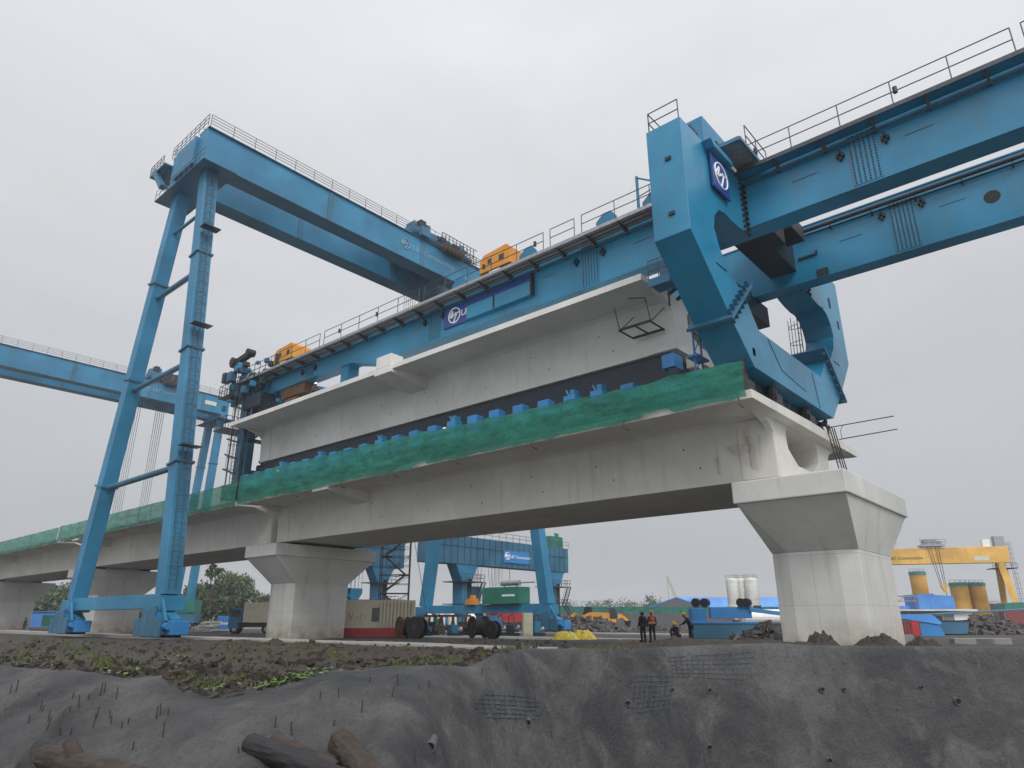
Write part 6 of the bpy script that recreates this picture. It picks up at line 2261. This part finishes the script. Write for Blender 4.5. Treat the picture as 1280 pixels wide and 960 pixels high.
def mesh_patch(quad, nu, nv, label, skip, seed):
    rnd = random.Random(seed)
    (ax, ay), (bx, by), (cx_, cy_), (dx, dy) = quad
    S = lambda u, v_: hit(ax + (bx - ax) * u + (dx - ax) * v_ + (ax - bx + cx_ - dx) * u * v_, ay + (by - ay) * u + (dy - ay) * v_ + (ay - by + cy_ - dy) * u * v_)
    grid = [[S(i / nu, j / nv) - FH * .035 + Vector((0, 0, .01)) for j in range(nv + 1)] for i in range(nu + 1)]
    mb = MB(grid[nu // 2][nv // 2])
    for i in range(nu + 1):
        for j in range(nv + 1):
            if i < nu and skip((i + .5) / nu, j / nv) and rnd.random() < .97:
                mb.tube(grid[i][j], grid[i + 1][j], .007, 4)
            if j < nv and skip(i / nu, (j + .5) / nv) and rnd.random() < .97:
                mb.tube(grid[i][j], grid[i][j + 1], .007, 4)
    tag(mb.build('rebar_mesh', 'rail'), label, 'rebar mesh', 'patches of exposed mesh in the sprayed concrete')


mesh_patch([(836, 822), (945, 815), (935, 850), (842, 846)], 15, 5, 'exposed wire mesh patch high in the wall, left of the right pier', lambda u, v_: True, 2)
mesh_patch([(792, 845), (842, 846), (838, 885), (786, 892)], 8, 7, 'exposed wire mesh patch below and left of the upper one', lambda u, v_: True, 3)
mesh_patch([(592, 862), (682, 868), (684, 905), (596, 902)], 14, 7, 'round exposed wire mesh patch in the centre of the wall', lambda u, v_: (u - .5) ** 2 + (v_ - .5) ** 2 < .25, 4)
LGp = 'weathered logs at the foot of the slope'
for i, (x0, y0, x1, y1, rr, lab, mat) in enumerate(((55, 955, 190, 985, .14, 'forked weathered log at the lower left corner', 'wood'), (312, 938, 440, 985, .125, 'dark log with a blackened end at bottom centre left', 'black'),
                                                     (342, 932, 420, 966, .09, 'thin mossy log lying behind the blackened one', 'wood'), (424, 936, 470, 985, .145, 'short thick log with a cut end at bottom centre', 'wood'))):
    a, b_ = hit(x0, y0), hit(min(x1, 1270), y1)
    a = a + Vector((0, 0, rr * .55))
    b_ = b_ + Vector((0, 0, rr * .3))
    vs, fs = [], []
    n, m = 30, 40
    dv = (b_ - a)
    u_ = dv.normalized().cross(Vector((0, 0, 1))).normalized()
    w_ = u_.cross(dv.normalized())
    for j in range(m + 1):
        c = a + dv * (j / m)
        for k in range(n):
            t_ = 2 * math.pi * k / n
            r2 = rr * (1 + .25 * fbm(math.cos(t_) * 1.2 + i * 7, math.sin(t_) * 1.2, j * .09) + .16 * fbm(math.cos(t_) * 4, math.sin(t_) * 4, j * .12 + i) + .08 * abs(fbm(t_ * 5, j * .15, i)))
            vs.append(c + u_ * (r2 * math.cos(t_)) + w_ * (r2 * math.sin(t_)))
    for j in range(m):
        for k in range(n):
            fs.append((j * n + k, j * n + (k + 1) % n, (j + 1) * n + (k + 1) % n, (j + 1) * n + k))
    fs += [tuple(range(n))[::-1], tuple(range(m * n, (m + 1) * n))]
    mb = MB(a).add(vs, fs)
    if i == 0:
        br = a + dv * .35
        mb.tube(br, br + Vector((0, 0, .24)) - dv.normalized() * .25 + u_ * .05, .11, 9, .08)
    tag(mb.build('log', mat, None), lab, 'log', LGp)

# ------------------------------------------------------------------ rainy air
HZ = bpy.data.materials.new('haze_air')
HZ.use_nodes = True
hn = HZ.node_tree
for n_ in list(hn.nodes):
    if n_.type == 'BSDF_PRINCIPLED':
        hn.nodes.remove(n_)
pv = hn.nodes.new('ShaderNodeVolumePrincipled')
pv.inputs['Color'].default_value = (.93, .95, 1, 1)
pv.inputs['Density'].default_value = .00042
pv.inputs['Anisotropy'].default_value = 0.0
hn.links.new(pv.outputs[0], hn.nodes['Material Output'].inputs['Volume'])
hz = MB((0, 0, 0)).box(-900, 1300, -900, 1300, -45, 60).build('haze', HZ)
hz['kind'] = 'stuff'
hz['label'] = 'pale rainy haze in the air over the whole yard'
# ------------------------------------------------------------------ sky, light, render settings
SUN_EL, SUN_AZ = R(46), R(-126)   # direction towards the sun, angle in the ground plane from +X
wd = bpy.data.worlds.new('World')
scene.world = wd
wd.use_nodes = True
nt = wd.node_tree
bg = nt.nodes['Background']
sky = N(nt, 'ShaderNodeTexSky', sky_type='NISHITA')
sky.sun_disc = False
sky.sun_elevation = SUN_EL
sky.sun_rotation = math.pi / 2 - SUN_AZ
sky.air_density = 1.0
sky.dust_density = 4.0
# closed cloud deck: brighter high up, greyer towards the horizon, with soft broad mottling
v = N(nt, 'ShaderNodeTexCoord').outputs['Generated']
sx = N(nt, 'ShaderNodeSeparateXYZ')
nt.links.new(v, sx.inputs[0])
el = ramp(nt, sx.outputs[2], -.02, .70)
cl = noise_tex(nt, mapping(nt, v, (1, 1, 2.6)), 1.7, 6, .55, .5)
hor, zen = (4.1, 4.3, 4.45), (8.5, 8.55, 8.9)
c = mix(nt, el, hor, zen)
mm = N(nt, 'ShaderNodeMapRange')
mm.inputs['From Min'].default_value = .3
mm.inputs['From Max'].default_value = .7
mm.inputs['To Min'].default_value = .93
mm.inputs['To Max'].default_value = 1.06
nt.links.new(cl, mm.inputs['Value'])
vm = N(nt, 'ShaderNodeVectorMath', operation='SCALE')
nt.links.new(c, vm.inputs[0])
nt.links.new(mm.outputs['Result'], vm.inputs['Scale'])
# the cloud is brightest round the hidden sun (behind the viewer)
dt = N(nt, 'ShaderNodeVectorMath', operation='DOT_PRODUCT')
nt.links.new(v, dt.inputs[0])
dt.inputs[1].default_value = (math.cos(SUN_AZ) * math.cos(SUN_EL), math.sin(SUN_AZ) * math.cos(SUN_EL), math.sin(SUN_EL))
gl = N(nt, 'ShaderNodeMapRange', interpolation_type='SMOOTHSTEP')
gl.inputs['From Min'].default_value = .1
gl.inputs['From Max'].default_value = 1.0
gl.inputs['To Min'].default_value = 1.0
gl.inputs['To Max'].default_value = 2.3
nt.links.new(dt.outputs['Value'], gl.inputs['Value'])
vm2 = N(nt, 'ShaderNodeVectorMath', operation='SCALE')
nt.links.new(vm.outputs[0], vm2.inputs[0])
nt.links.new(gl.outputs['Result'], vm2.inputs['Scale'])
cc = mix(nt, .94, sky.outputs[0], vm2.outputs[0])
nt.links.new(cc, bg.inputs['Color'])
bg.inputs['Strength'].default_value = .085
sd = bpy.data.lights.new('sun', 'SUN')
sd.energy = 1.5
sd.angle = R(22)
sd.color = (1, .97, .93)
so = bpy.data.objects.new('sun', sd)
COL.objects.link(so)
sv = Vector((math.cos(SUN_AZ) * math.cos(SUN_EL), math.sin(SUN_AZ) * math.cos(SUN_EL), math.sin(SUN_EL)))
so.rotation_euler = sv.to_track_quat('Z', 'Y').to_euler()
so.location = (0, 0, 80)
scene.view_settings.view_transform = 'Standard'
scene.view_settings.look = 'None'
scene.view_settings.gamma = 1
scene.view_settings.exposure = 0.22
scene.render.engine = 'CYCLES'
scene.cycles.max_bounces = 6
scene.cycles.diffuse_bounces = 3
scene.cycles.glossy_bounces = 3
scene.cycles.transparent_max_bounces = 8
scene.cycles.use_denoising = True
